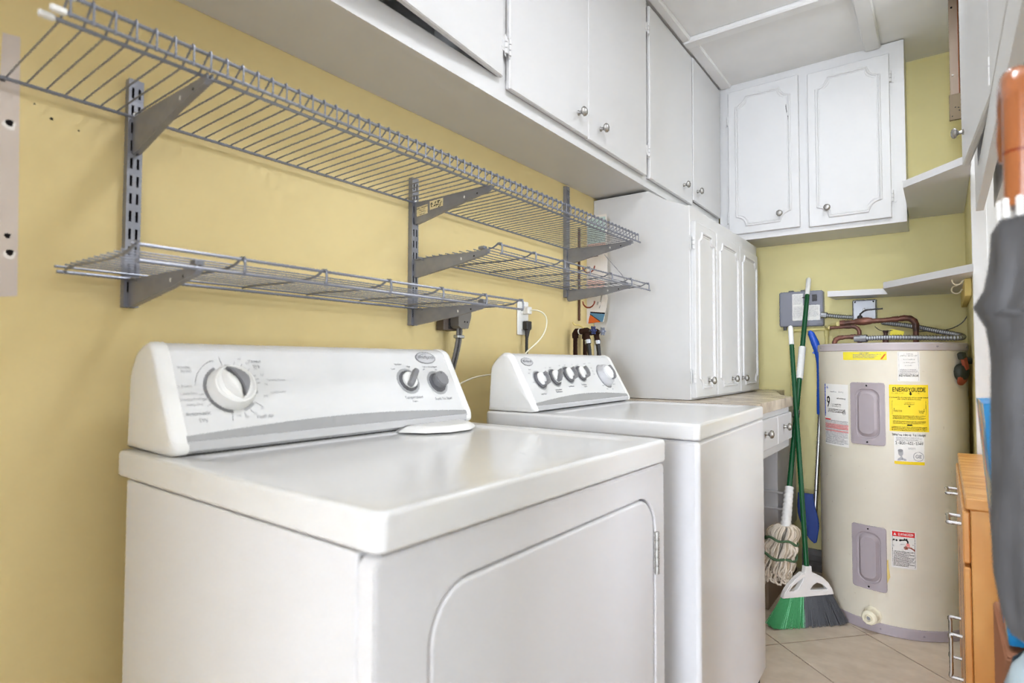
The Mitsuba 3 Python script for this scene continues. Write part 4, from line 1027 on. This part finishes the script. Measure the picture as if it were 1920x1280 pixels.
for (th, z, pts) in ((-.015, .245, [(0, .05), (.006, .06), (.008, .02), (.012, -.01), (.004, -.03), (-.004, -.05), (-.02, -.056), (-.03, -.045), (-.012, -.04), (-.006, -.02), (-.002, 0)]), (-.455, .22, [(-.004, .03), (0, .02), (.008, -.005), (.014, -.02), (.006, -.022), (-.003, -.008)])):
    m = prism(pts, .004)
    part(wh, 'foam_scrap', tank_map(m, th, z, .0004), 'foam_yellow', smooth=False, label='torn yellow insulation foam')
# drain valve
dvO = np.array([HC[0] + HR * math.sin(-.205), HC[1] - HR * math.cos(-.205), .066]); dvD = np.array([math.sin(-.205), -math.cos(-.205), 0])
dv = part(wh, 'drain_valve', lathe_at([(.035, 0), (.035, .004), (.031, .008), (.028, .016), (.027, .03), (.029, .032), (.029, .042), (.025, .046), (.014, .047)], dvO, dvD, 10), 'hook_cream', smooth=35, label='cream plastic drain valve')
part(dv, 'outlet', lathe_at([(.014, .046), (.014, .058), (.0115, .060), (.0105, .058), (.009, .048), (.001, .048)], dvO, dvD, 20), 'hook_cream')
part(dv, 'bore', lathe_at([(.008, .0482), (.0078, .0486), (.001, .0487)], dvO, dvD, 16), 'print_grey')
# relief valve: dark cap with a red lever
rvT = 1.07
rvO = np.array([HC[0] + HR * math.sin(rvT), HC[1] - HR * math.cos(rvT), 1.085]); rvD = np.array([math.sin(rvT), -math.cos(rvT), 0])
rv = part(wh, 'relief_valve', lathe_at([(.033, 0), (.036, .006), (.035, .018), (.028, .026), (.016, .03), (.001, .031)], rvO - np.array([0, 0, .022]), rvD, 20), 'ink_green', smooth=40, label='dark relief valve with a red lever')
part(rv, 'lever', cat(rbox(-.012, .012, -.012, .040, .018, .034, .004, 2).apply_transform(fr(rvO, *along(rvD)) @ rot_m([0, 0, 0], .3)), lathe_at([(.030, 0), (.030, .006), (.02, .012), (.001, .013)], rvO + np.array([0, 0, -.045]) + rvD * .012, rvD + np.array([0, 0, -.3]), 18)), 'rust_red')
part(rv, 'cap', cat(rbox(-.014, .014, .034, .062, .010, .034, .006, 2).apply_transform(fr(rvO, *along(rvD)) @ rot_m([0, 0, 0], .35)), tube([rvO + [.02, 0, .03], rvO + [.035, .01, .03], rvO + [.04, .03, .02]], .010, 10)), 'ink_green')
for th in (-1.1, .68, 1.3):
    o = np.array([HC[0] + (HR + .004) * math.sin(th), HC[1] - (HR + .004) * math.cos(th), 1.167]); part(wh, 'lid_screw', lathe_at([(.004, 0), (.0035, .002), (.0004, .003)], o, [math.sin(th), -math.cos(th), 0], 10), 'mauve_dark')
for th in (.42, -.1):
    o = np.array([HC[0] + (HR + .006) * math.sin(th), HC[1] - (HR + .006) * math.cos(th), .02]); part(wh, 'base_screw', lathe_at([(.004, 0), (.0035, .002), (.0004, .003)], o, [math.sin(th), -math.cos(th), 0], 10), 'mauve_dark')

# pipes and conduit above the tank
def coupling(k, a, b, r):
    part(k, 'coupling', cyl(a, b, r, 12), 'copper', smooth=60)
cp = thing('copper_pipe', 'thick dark copper pipe with an elbow crossing above the water heater', 'pipe')
part(cp, 'run', tube(smoothpath([[-.40, 3.25, 1.292], [-.34, 3.25, 1.296], [-.24, 3.25, 1.300], [-.15, 3.25, 1.306]], 3), .0115, 12), 'copper', smooth=60)
part(cp, 'elbow', tube([[-.155, 3.25, 1.306], [-.135, 3.25, 1.308], [-.115, 3.249, 1.305], [-.100, 3.247, 1.293], [-.094, 3.245, 1.276], [-.094, 3.245, 1.255]], .0135, 12), 'copper', smooth=60)
part(cp, 'drop', cyl([-.094, 3.245, 1.258], [-.094, 3.245, 1.184], .0115, 12), 'copper', smooth=60)
part(cp, 'valve_body', tube([[-.335, 3.25, 1.297], [-.32, 3.25, 1.298], [-.30, 3.25, 1.299], [-.28, 3.25, 1.30], [-.265, 3.25, 1.30]], [.014, .0175, .019, .0175, .014], 14), 'copper', smooth=60)
part(cp, 'lever', cat(tube([[-.315, 3.248, 1.315], [-.312, 3.245, 1.335], [-.30, 3.24, 1.345], [-.285, 3.235, 1.352], [-.22, 3.235, 1.355]], .0035, 8), lathe_at([(.011, 0), (.011, .012), (.006, .016)], [-.315, 3.25, 1.312], [0, 0, 1], 12)), 'black_plastic')
coupling(cp, [-.40, 3.25, 1.292], [-.375, 3.25, 1.294], .0145); coupling(cp, [-.185, 3.25, 1.303], [-.16, 3.25, 1.305], .0135)
cq = thing('copper_pipe', 'thin reddish copper pipe bending down behind the heater lid', 'pipe')
part(cq, 'run', tube([[-.44, 3.22, 1.270], [-.345, 3.22, 1.274]], .0075, 10), 'copper', smooth=60)
part(cq, 'elbow', tube(arcpts([-.345, 3.22, 1.244], .030, math.pi / 2, 0, 8), .0095, 10), 'copper', smooth=60)
part(cq, 'drop', cyl([-.315, 3.22, 1.246], [-.315, 3.22, 1.184], .0095, 10), 'copper', smooth=60)
coupling(cq, [-.372, 3.22, 1.2735], [-.35, 3.22, 1.274], .0095)
cr = thing('copper_pipe', 'low copper pipe with an elbow lying on the heater lid', 'pipe')
part(cr, 'elbow', tube([[-.412, 3.15, 1.182], [-.412, 3.15, 1.195], [-.406, 3.15, 1.210], [-.392, 3.15, 1.218], [-.375, 3.15, 1.220]], .011, 12), 'copper', smooth=60)
part(cr, 'run', cyl([-.38, 3.15, 1.220], [-.305, 3.16, 1.224], .0095, 12), 'copper', smooth=60)
coupling(cr, [-.345, 3.155, 1.222], [-.325, 3.157, 1.223], .0115)
def conduit(P, r, label):
    k = thing('flexible_conduit', label, 'conduit')
    Q = smoothpath(P, 40)
    d = np.r_[0, np.cumsum(np.linalg.norm(np.diff(Q, axis=0), axis=1))]
    s = np.linspace(0, d[-1], int(d[-1] / .0022))
    Q = np.stack([np.interp(s, d, Q[:, i]) for i in range(3)], 1)
    part(k, 'sheath', tube(Q, r * (1 + .17 * np.sin(s / .0105 * 2 * math.pi)), 12), 'galvanised', smooth=70)
    return k
c1 = conduit([[-.285, 3.12, 1.212], [-.20, 3.09, 1.213], [-.10, 3.06, 1.210], [.0, 3.05, 1.206], [.055, 3.06, 1.206], [.072, 3.10, 1.210], [.05, 3.17, 1.224], [-.02, 3.24, 1.245], [-.10, 3.31, 1.27], [-.20, 3.375, 1.292], [-.235, 3.40, 1.30]], .0105, 'looped silver flexible conduit on top of the water heater')
part(c1, 'connector', cat(cyl([-.325, 3.13, 1.212], [-.285, 3.12, 1.212], .015, 10), cyl([-.30, 3.123, 1.212], [-.275, 3.117, 1.212], .0175, 8)), 'galvanised')
c2 = conduit([[-.497, 3.40, 1.348], [-.45, 3.42, 1.342], [-.40, 3.44, 1.336], [-.366, 3.45, 1.334]], .011, 'short silver flexible conduit beside the grey electrical box')
part(c2, 'connector', cat(cyl([-.503, 3.40, 1.349], [-.478, 3.40, 1.345], .0165, 10)), 'galvanised')
jb = thing('junction_box', 'bare metal junction box on the wall below the lower shelf', 'junction box')
part(jb, 'box', rbox(-.366, -.258, 3.43, BY - .001, 1.315, 1.420, .006, 2), 'galvanised')
part(jb, 'cover', box(-.362, -.262, 3.424, 3.4305, 1.319, 1.416, .003), 'galvanised')
for x in (-.352, -.272):
    part(jb, 'screw', lathe_at([(.004, 0), (.0035, .0015), (.0004, .002)], [x, 3.424, 1.408], [0, -1, 0], 10), 'black')
part(jb, 'toggle', box(-.318, -.308, 3.416, 3.4245, 1.358, 1.375, .002), 'nickel')
gb = thing('electrical_box', 'flat grey electrical box with white instruction labels on the back wall', 'electrical box')
FG = fr([0, 3.425, 0], [1, 0, 0], [0, 0, 1])
part(gb, 'case', pad(-.604, 1.388, .214, .188, .010, [(0, -.0445), (0, -.004), (.004, 0), (.006, .001)], FG, 4), 'grey_box')
part(gb, 'cover', pad(-.604, 1.388, .194, .168, .008, [(0, .0005), (0, .003), (.002, .004)], FG, 4), 'grey_box')
for q in (-.665, -.605): part(gb, 'latch', box(q, q + .025, 3.43, 3.45, 1.480, 1.489, .002), 'dark_grey')
lb = part(gb, 'paper_label', cat(prism(sg.box(-.645, 1.325, -.512, 1.405), .0005), prism(sg.box(-.645, 1.405, -.592, 1.468), .0005)).apply_transform(fr([0, 3.4209, 0], [1, 0, 0], [0, 0, 1])), 'sticker_white', smooth=False, label='white instruction labels')
for x, z, w, rows, sd in ((-.618, 1.460, .048, 9, 21), (-.618, 1.398, .046, 11, 22), (-.545, 1.398, .05, 10, 23)):
    part(lb, 'fine_print', fine_print(w, rows, .0058, sd).apply_transform(fr([x, 3.4203, z], [1, 0, 0], [0, 0, 1])), 'print_light', smooth=False, kind='stuff')
part(gb, 'switch', cat(box(-.595, -.572, 3.412, 3.4215, 1.444, 1.450, .002), box(-.548, -.525, 3.418, 3.4215, 1.425, 1.460, .001)), 'black_plastic')
part(gb, 'conduit_stub', cat(cyl([-.688, 3.45, 1.296], [-.688, 3.45, 1.275], .009, 10)), 'dark_grey')
pp = thing('painted_pipe', 'yellow painted pipe running along the wall under the grey electrical box', 'pipe')
part(pp, 'run', cat(tube([[-.655, 3.45, .75], [-.655, 3.45, 1.255], [-.650, 3.45, 1.270], [-.64, 3.45, 1.275], [-.49, 3.45, 1.278]], .0085, 10), tube([[-.49, 3.45, 1.278], [-.478, 3.445, 1.280], [-.468, 3.43, 1.284], [-.455, 3.40, 1.288], [-.405, 3.26, 1.291]], .013, 10)), 'cream_pipe', smooth=50)
part(pp, 'drop', cat(cyl([-.487, 3.452, 1.285], [-.487, 3.452, .75], .0085, 10), cyl([-.487, 3.452, 1.275], [-.487, 3.452, 1.24], .012, 10)), 'cream_pipe', smooth=50)
part(pp, 'stub', cyl([-.49, 3.45, 1.29], [-.44, 3.222, 1.271], .0075, 10), 'cream_pipe', smooth=50)
yt = thing('pipe_tag', 'small yellow tag on a brass fitting on the heater lid', 'tag')
part(yt, 'fitting', lathe_at([(.012, 0), (.012, .03), (.008, .035), (.008, .05), (.011, .052), (.011, .062)], [-.205, 3.15, 1.186], [0, 0, 1], 12), 'copper')
part(yt, 'tag', cat(box(-.186, -.135, 3.135, 3.137, 1.222, 1.252).apply_transform(rot_m([-.18, 3.136, 1.24], .25, [0, 1, 0]))), 'pale_yellow', smooth=False)
part(yt, 'wire', tube(smoothpath([[-.25, 3.2, 1.27], [-.235, 3.17, 1.255], [-.21, 3.14, 1.245], [-.175, 3.133, 1.248]], 4), .0014, 6), 'black_plastic')
single('thin_cable', tube(smoothpath([[RX - .003, 3.40, 1.315], [.08, 3.42, 1.29], [.04, 3.40, 1.262], [-.03, 3.36, 1.25], [-.10, 3.32, 1.243]], 5), .0024, 6), 'cord_grey', 'thin grey cable curling up the wall behind the flexible conduit', 'cable')

# ------------------------------------------------------------------ corner shelves
su = [(-.115, 2.83), (.072, 2.615), (RX - .001, 2.615), (RX - .001, BY - .001), (-.115, BY - .001)]
single('corner_shelf', prism(su, .028).apply_translation([0, 0, 1.81]), 'white_paint', 'upper white corner shelf with a slanted edge beside the two door cabinet', 'shelf')
sl = [(-.456, 3.28), (-.203, 3.315), (-.205, 3.06), (RX - .001, 2.66), (RX - .001, BY - .001), (-.446, BY - .001)]
single('corner_shelf', prism(sl, .028).apply_translation([0, 0, 1.43]), 'white_paint', 'lower white stepped corner shelf just above the water heater pipes', 'shelf')
hb = single('hook_board', box(RX - .022, RX - .001, 2.86, 3.42, 1.36, 1.429, .002), 'foam_yellow', 'short yellow painted board under the lower corner shelf', 'board')
for y, z, lb in ((2.89, 1.425, 'cream cup hook nearest the white door post'), (3.08, 1.408, 'cream cup hook beside the water heater conduit')):
    P = [[RX - .010, y, z - .0], [RX - .030, y, z]] + arcpts([RX - .046, y, z - .002], .016, 0.2, -4.1, 14)[0:]
    single('cup_hook', tube([[RX - .012, y, z], [RX - .026, y, z]] + [p for p in arcpts([RX - .044, y - .002, z + .001], .0165, -.3, -4.9 + .0, 16)], .0028, 8), 'hook_cream', lb, 'hook', smooth=50)

# tan steel strip hanging by the upper corner
st = thing('steel_strip', 'tan steel channel with screws hanging from the ceiling near the upper corner shelf', 'bracket')
part(st, 'channel', cat(box(.046, .078, 2.94, 2.95, 2.19, 2.598, .001), box(.078, RX - .001, 2.95, 2.98, 2.19, 2.598, .001)), 'tan_metal')
part(st, 'edge', box(.075, .077, 2.936, 2.94, 2.19, 2.598), 'pine_dark')
part(st, 'foot_plate', box(.042, RX - .001, 2.936, 2.95, 2.085, 2.19, .001), 'olive_metal', label='brown lower plate')
for z, m in ((2.55, 'black'), (2.27, 'nickel')):
    part(st, 'screw', lathe_at([(.004, 0), (.0035, .002), (.0004, .003)], [.056, 2.94, z], [0, -1, 0], 10), m)
for x, z in ((.062, 2.135), (.072, 2.132), (.052, 2.10), (.075, 2.12)):
    part(st, 'bolt_hole', lathe_at([(.0025, 0), (.0022, .0006), (.0004, .0008)], [x, 2.936, z], [0, -1, 0], 8), 'black')

# ------------------------------------------------------------------ cabinet on the other side, its door ajar
rc = thing('side_cabinet', 'white cabinet with a door standing ajar above the pine chest', 'cabinet')
part(rc, 'carcass', cat(box(RX + .045, .539, .802, 2.41, 1.60, CZ - .002)), 'white_paint')
rf = sg.box(.802, 1.598, 2.43, CZ - .001).difference(sg.box(1.075, 1.695, 2.245, CZ - .024))
part(rc, 'face_frame', prism(rf, .02, fr([RX + .02, 0, 0], [0, 1, 0], [0, 0, 1], [-1, 0, 0])), 'white_paint')
W = .572
FD = fr([RX + .0175, 1.668, 1.700], [0, 1, 0], [0, 0, 1], [-1, 0, 0])
FD = rot_m([RX + .002, 1.668, 0], math.radians(3.7)) @ FD
rd = part(rc, 'door', pad(W / 2, .435, W, .87, .004, [(.003, 0), (0, .004), (0, .014), (.004, .018)], FD, 3), 'white_paint', label='door standing slightly open')
o = (FD @ np.array([W - .062, .088, .018, 1]))[:3]
part(rd, 'knob', knob_mesh(o, FD[:3, 2], 1.0), 'nickel', smooth=40, label='brushed metal knob')
part(rd, 'hinge', cat(*[cyl([RX - .001, 1.6645, z + q], [RX - .001, 1.6645, z + q + .02], .003, 10) for z in (1.75, 2.4) for q in (-.03, -.008, .014)]), 'white_paint')
part(rc, 'door', box(RX - .001, RX + .017, 1.078, 1.661, 1.70, 2.57, .002), 'white_paint')

# ------------------------------------------------------------------ pine chest
pc = thing('pine_chest', 'narrow orange pine chest with steel handles in front of the water heater', 'chest')
cx0, cy0, cy1, ct = .046, 1.85, 2.76, .765
part(pc, 'body', box(cx0 + .004, .50, cy0 + .006, cy1 - .006, .02, ct - .03, .002), 'pine')
part(pc, 'top', box(cx0 - .006, .52, cy0 - .004, cy1, ct - .028, ct, .003), 'pine')
part(pc, 'kick', box(cx0 + .03, .49, cy0 + .02, cy1 - .02, .0005, .022), 'pine_dark')
for y0, y1, z0, z1 in ((cy0 + .014, 2.265, .60, .728), (2.275, cy1 - .014, .60, .728), (cy0 + .014, 2.265, .04, .59), (2.275, cy1 - .014, .04, .59)):
    big = z1 - z0 > .3
    d = part(pc, 'door' if big else 'drawer', box(cx0 - .012, cx0 + .003, y0, y1, z0, z1, .003), 'pine')
    x = cx0 - .012
    if big:
        yh = y1 - .07 if y0 < 2.2 else y0 + .07
        P = [[x, yh, z1 - .295], [x - .028, yh, z1 - .295], [x - .028, yh, z1 - .42], [x, yh, z1 - .42]]
        part(d, 'groove', box(x - .0005, x + .001, y0 + .05, y0 + .056, z0 + .04, z1 - .04), 'pine_dark', smooth=False)
    else:
        yh = (y0 + y1) / 2; zc = (z0 + z1) / 2
        P = [[x, yh - .05, zc], [x - .028, yh - .05, zc], [x - .028, yh + .05, zc], [x, yh + .05, zc]]
    Q = [P[0], np.array(P[1]) * .8 + np.array(P[0]) * .2] + list(smoothpath([np.array(P[1]) * .8 + np.array(P[0]) * .2, np.array(P[1]), np.array(P[1]) * .9 + np.array(P[2]) * .1], 2)) + list(smoothpath([np.array(P[2]) * .9 + np.array(P[1]) * .1, np.array(P[2]), np.array(P[2]) * .8 + np.array(P[3]) * .2], 2)) + [P[3]]
    part(d, 'handle', tube(Q, .0052, 8), 'nickel_bright', smooth=60, label='bent steel handle')

# ------------------------------------------------------------------ things leaning by the camera
bb = thing('picture_box', 'flat blue box with a printed side standing on a brown carton behind the black umbrella', 'box')
FB = rot_m([.055, 1.32, 1.03], -.068, [0, 1, 0])
part(bb, 'front', box(.056, .26, 1.300, 1.302, .625, 1.030).apply_transform(FB), 'board_blue', smooth=False)
part(bb, 'side', box(.0545, .0558, 1.301, 1.52, .625, 1.030).apply_transform(FB), 'board_print', smooth=False)
part(bb, 'body', box(.0558, .26, 1.302, 1.52, .6255, 1.029).apply_transform(FB), 'board_blue', smooth=False)
part(bb, 'spot', lathe_at([(.006, 0), (.004, .0006), (.0004, .0008)], [.083, 1.2998, .99], [0, -1, 0], 14), 'foam_yellow', smooth=False)
ct_ = thing('carton', 'brown cardboard carton under the blue box with the printed side', 'carton')
part(ct_, 'body', box(.075, .36, 1.275, 1.56, .0005, .612, .002), 'cardboard_brown')
part(ct_, 'flap', box(.078, .357, 1.278, 1.417, .612, .6155, .001), 'cardboard_brown')
part(ct_, 'flap', box(.078, .357, 1.419, 1.557, .612, .6155, .001), 'cardboard_brown')
bg = []
for k, (z, a, b) in enumerate(((0.0005, .125, .095), (.10, .135, .10), (.30, .136, .10), (.50, .127, .095), (.60, .114, .085), (.665, .10, .07), (.70, .07, .05), (.72, .035, .03), (.735, .012, .012))):
    th = np.arange(32) * 2 * math.pi / 32
    w = 1 + .04 * np.sin(th * 7 + k * 1.7) + .03 * np.sin(th * 11 + 2 * k)
    bg.append(np.stack([.172 + a * w * np.cos(th), 1.115 + b * w * np.sin(th), np.full(32, z) + .006 * np.sin(3 * th + k) * (k > 0)], 1))
single('plastic_bag', loft(bg), 'bag_plastic', 'pale blue plastic bag standing under the black umbrella', 'bag', smooth=50)
um = thing('umbrella', 'folded black umbrella with a glossy orange wooden crook handle', 'umbrella')
ux, uy = .082, .870
hp = [[ux - .006, uy - .012, 1.275], [ux - .006, uy - .012, 1.34], [ux - .006, uy - .012, 1.395]] + arcpts([ux - .006, uy + .022, 1.395], .034, math.pi, 0, 10, (0, 1, 0), (0, 0, 1))[1:] + [[ux - .008, uy + .056, 1.37], [ux - .010, uy + .057, 1.345]]
part(um, 'handle', tube(np.array(hp), [.0165] * 3 + [.0165] * 9 + [.016, .012], 16), 'amber_wood', smooth=60, label='glossy orange wooden crook handle')
part(um, 'handle_joint', cyl([ux - .006, uy - .012, 1.335], [ux - .006, uy - .012, 1.338], .0169, 16), 'amber_dark', smooth=60)
rings = []
for k, (z, r) in enumerate(((1.262, .012), (1.262, .026), (1.25, .031), (1.21, .034), (1.185, .037), (1.165, .042), (1.14, .037), (1.10, .034), (1.0, .036), (.92, .038), (.86, .037), (.82, .032), (.80, .026), (.79, .012))):
    th = np.arange(48) * 2 * math.pi / 48
    f = 1 + .15 * np.abs(np.sin(th * 4 + z * 7 + .6 * np.sin(z * 40))) * (1 if k > 0 else .3) - .05
    off = .006 * max(0, 1 - abs(z - 1.165) / .025)
    rings.append(np.stack([ux + r * f * np.cos(th) - off * (np.cos(th - 3.3) > .85), uy + r * f * np.sin(th), np.full(48, z)], 1))
part(um, 'canopy', loft(rings[::-1]), 'umbrella_cloth', smooth=60)
for a in np.radians(np.arange(0, 360, 36)):
    part(um, 'rib_tip', rbox(-.0042, .0042, -.0042, .0042, 0, .024, .0035, 2).apply_translation([ux - .003 + .0225 * math.cos(a), uy - .006 + .0225 * math.sin(a), 1.2615]), 'white_plastic', smooth=50)
part(um, 'strap', tube(arcpts([ux, uy, 1.155], .041, 0, 2 * math.pi, 24, (1, 0, 0), (0, 1, 0)), .004, 6), 'umbrella_cloth')
part(um, 'ferrule', cyl([ux, uy, .80], [ux, uy, .745], .007, 12, .005), 'chrome')
pk = thing('wall_peg', 'white peg on the door post holding the umbrella', 'peg')
part(pk, 'peg', cyl([ux - .016, uy + .024, 1.372], [.118, uy + .024, 1.372], .0105, 14), 'white_plastic')
part(pk, 'plate', box(.1, .112, uy - .06, uy + .07, 1.345, 1.40, .002), 'white_plastic')
struct('trim_6', box(.104, .54, .80, .97, .0, 1.596, .002), 'trim_paint')

# ------------------------------------------------------------------ broom, mop, dust pan in the corner
br = thing('broom', 'push broom with green and grey bristles and a white fan cap leaning in the corner', 'broom')
b0 = np.array([-.595, 2.612, 0]); b1 = np.array([-.352, 2.852, 0])
ex = (b1 - b0) / np.linalg.norm(b1 - b0); L = np.linalg.norm(b1 - b0)
nb = np.cross(ex, [0, 0, 1]); nb /= np.linalg.norm(nb)           # towards the camera
mid = (b0 + b1) / 2
BF = fr(b0, ex, [0, 0, 1])
capw = [(.055, .122), (.287, .128), (.280, .150), (.262, .178), (.235, .202), (.205, .217), (.188, .222), (.186, .248), (.157, .248), (.155, .222), (.142, .222), (.118, .205), (.088, .178), (.066, .150)]
cp_ = sg.Polygon(capw).difference(sg.Polygon([(.083, .150), (.100, .170), (.125, .188), (.150, .205), (.140, .182), (.122, .158), (.105, .150)])).difference(sg.Polygon([(.178, .152), (.192, .170), (.210, .180), (.235, .172), (.252, .158), (.256, .150), (.22, .150)]))
part(br, 'cap', cat(prism(cp_, .020), prism(cp_.buffer(-.003), .003).apply_translation([0, 0, .020]), prism(cp_.buffer(-.003), .003).apply_translation([0, 0, -.003])).apply_transform(BF @ fr([0, 0, -.010], [1, 0, 0], [0, 1, 0])), 'white_plastic', smooth=40, label='white fan shaped cap with two openings')
r5 = np.random.default_rng(5)
for nm, lo, hi, mm, cnt in (('green_bristles', 0.0, .42, 'green_bristle', 300), ('green_bristles', .05, .44, 'green_light', 60), ('grey_bristles', .41, 1.0, 'grey_bristle', 420)):
    bs = []
    for i in range(cnt):
        t = lo + (hi - lo) * r5.random(); dpt = (r5.random() - .5)
        x0_, x1_ = .062 + .22 * t, L * (-.01 + 1.02 * t) + r5.normal(0, .003)
        z1_ = .001 + .012 * (1 - min(1, 6 * min(t, 1 - t) + .3)) + r5.random() * .004
        bs.append(tube([[x0_, .126, dpt * .016], [(x0_ * .55 + x1_ * .45), .07, dpt * .03], [x1_, z1_, dpt * .05]], [.0016, .0019, .0016], 4))
    part(br, nm, cat(bs).apply_transform(BF), mm, smooth=False, label='green bristles' if 'green' in nm else 'grey bristles', kind='stuff')
top = np.array([-.60, 3.13, 1.281]); st_ = mid + ex * .0 + np.array([0, 0, .235])
st_ = (BF @ np.array([.1715, .235, 0, 1]))[:3]
dirb = (top - st_) / np.linalg.norm(top - st_)
part(br, 'pole', tube([st_, top - dirb * .10], .0105, 12), 'green_pole', smooth=60, label='green metal pole')
part(br, 'grip', tube([top - dirb * .102, top - dirb * .012, top - dirb * .004, top], [.0118, .0118, .0105, .005], 12), 'white_plastic', smooth=50)
mp = thing('mop', 'white string mop with green bands and a green pole behind the broom', 'mop')
mt = np.array([-.566, 3.445, 1.556]); mb = np.array([-.556, 2.745, .388])
dm = (mt - mb) / np.linalg.norm(mt - mb)
def on(pz): return mb + dm * ((pz - mb[2]) / dm[2])
part(mp, 'pole', tube([on(.52), on(1.46)], .0115, 12), 'green_pole', smooth=60, label='dark green pole')
part(mp, 'end_cap', tube([on(1.455), on(1.545), on(1.552)], [.0125, .0125, .006], 12), 'white_plastic', smooth=50)
z_ = np.linspace(1.02, 1.175, 30)
part(mp, 'hand_grip', tube([on(a) for a in z_], [.0165 + .0012 * math.sin(i * 2.2) for i in range(30)], 12), 'white_plastic', smooth=60, label='ribbed white hand grip')
z_ = np.linspace(.385, .545, 40)
part(mp, 'twist_sleeve', tube([on(a) for a in z_], [.0215 - .003 * (i / 39) + .0018 * math.sin(i * 1.5) for i in range(40)], 14), 'white_plastic', smooth=60, label='ribbed white wringer sleeve')
part(mp, 'clip', tube([on(.842), on(.872)], .0155, 12), 'galvanised')
hc = on(.385)
r6 = np.random.default_rng(6)
yarn = {'mop_yarn': [], 'mop_shade': []}
def lean_at(d): return np.array([-.045, -.02, 0]) * min(1, d / .16)
for i in range(150):
    a = r6.random() * 2 * math.pi; q = .35 + .65 * math.sqrt(r6.random())
    a += r6.normal(0, .05)
    w = (.036, .062, .058, .076, .068, .080, .062)
    D = (-.012, .012, .052, .080, .102, .145, .188)
    P = [hc + [.018 * math.cos(a), .018 * math.sin(a), .012]]
    tw = r6.normal(0, .25); lg = 1 + r6.normal(0, .10)
    for k in range(7):
        aa = a + tw * k / 6
        rr_ = w[k] * q * (1 + r6.normal(0, .07))
        P.append(hc + lean_at(D[k]) + [rr_ * math.cos(aa), rr_ * math.sin(aa) * .85, -D[k] * lg])
    e = P[-1]
    P.append(e + [.012 * math.cos(a + 1.5), .012 * math.sin(a + 1.5), -.012])
    P.append(e + [.024 * math.cos(a + 1.6), .022 * math.sin(a + 1.6), .012])
    yarn['mop_yarn' if r6.random() < .72 else 'mop_shade'].append(tube(smoothpath(P, 2), .0034 + .0010 * r6.random(), 5))
for m_ in yarn:
    part(mp, 'yarn', cat(yarn[m_]), m_, smooth=60, kind='stuff')
for dz, w, ph in ((.052, .062, .4), (.102, .071, 2.2)):
    part(mp, 'band', tube([hc + lean_at(dz) + [w * math.cos(a) * 1.03, w * math.sin(a) * .89, -dz - .016 * math.sin(a + ph) + .005 * math.sin(5 * a)] for a in np.linspace(0, 2 * math.pi, 40)[:-1]], .0055, 6, closed=True), 'mop_green', smooth=60, label='green stitched band')
dp = thing('window_squeegee', 'long silver pole with a blue curved handle and a blue blade behind the broom', 'brush')
s0, s1 = np.array([-.535, 3.30, .25]), np.array([-.503, 3.32, .85])
part(dp, 'pole', tube([s0, s1 + (s1 - s0) * .1], .0095, 12), 'pole_metal', smooth=60)
part(dp, 'sleeve', tube([s0 + (s1 - s0) * .34, s0 + (s1 - s0) * .345], .0100, 12), 'dark_grey')
P = smoothpath([[-.502, 3.32, .84], [-.500, 3.315, .98], [-.498, 3.31, 1.07], [-.500, 3.30, 1.13], [-.512, 3.29, 1.185], [-.527, 3.285, 1.23], [-.540, 3.28, 1.262]], 4)
part(dp, 'handle', tube(P, np.interp(np.linspace(0, 1, len(P)), [0, .3, .6, .85, .97, 1], [.016, .0155, .017, .019, .015, .006]), 14), 'blue_plastic', smooth=60, label='curved blue plastic handle')
part(dp, 'trigger', prism([(-.532, 1.150), (-.512, 1.166), (-.496, 1.160), (-.496, 1.112), (-.508, 1.128), (-.518, 1.142)], .02, fr([0, 3.31, 0], [1, 0, 0], [0, 0, 1])), 'blue_plastic', smooth=20)
pp_ = smoothpath([(-.60, .44), (-.604, .38), (-.598, .32), (-.575, .26), (-.545, .21), (-.530, .20), (-.520, .23), (-.513, .28), (-.518, .33), (-.530, .38), (-.535, .44)], 4)
part(dp, 'blade', cat(prism([tuple(p) for p in pp_], .010, fr([0, 3.285, 0], [1, 0, 0], [0, 0, 1])), tube([(a, 3.280, b) for a, b in pp_], .004, 6)), 'blue_dark', smooth=40, label='dark blue curved blade')
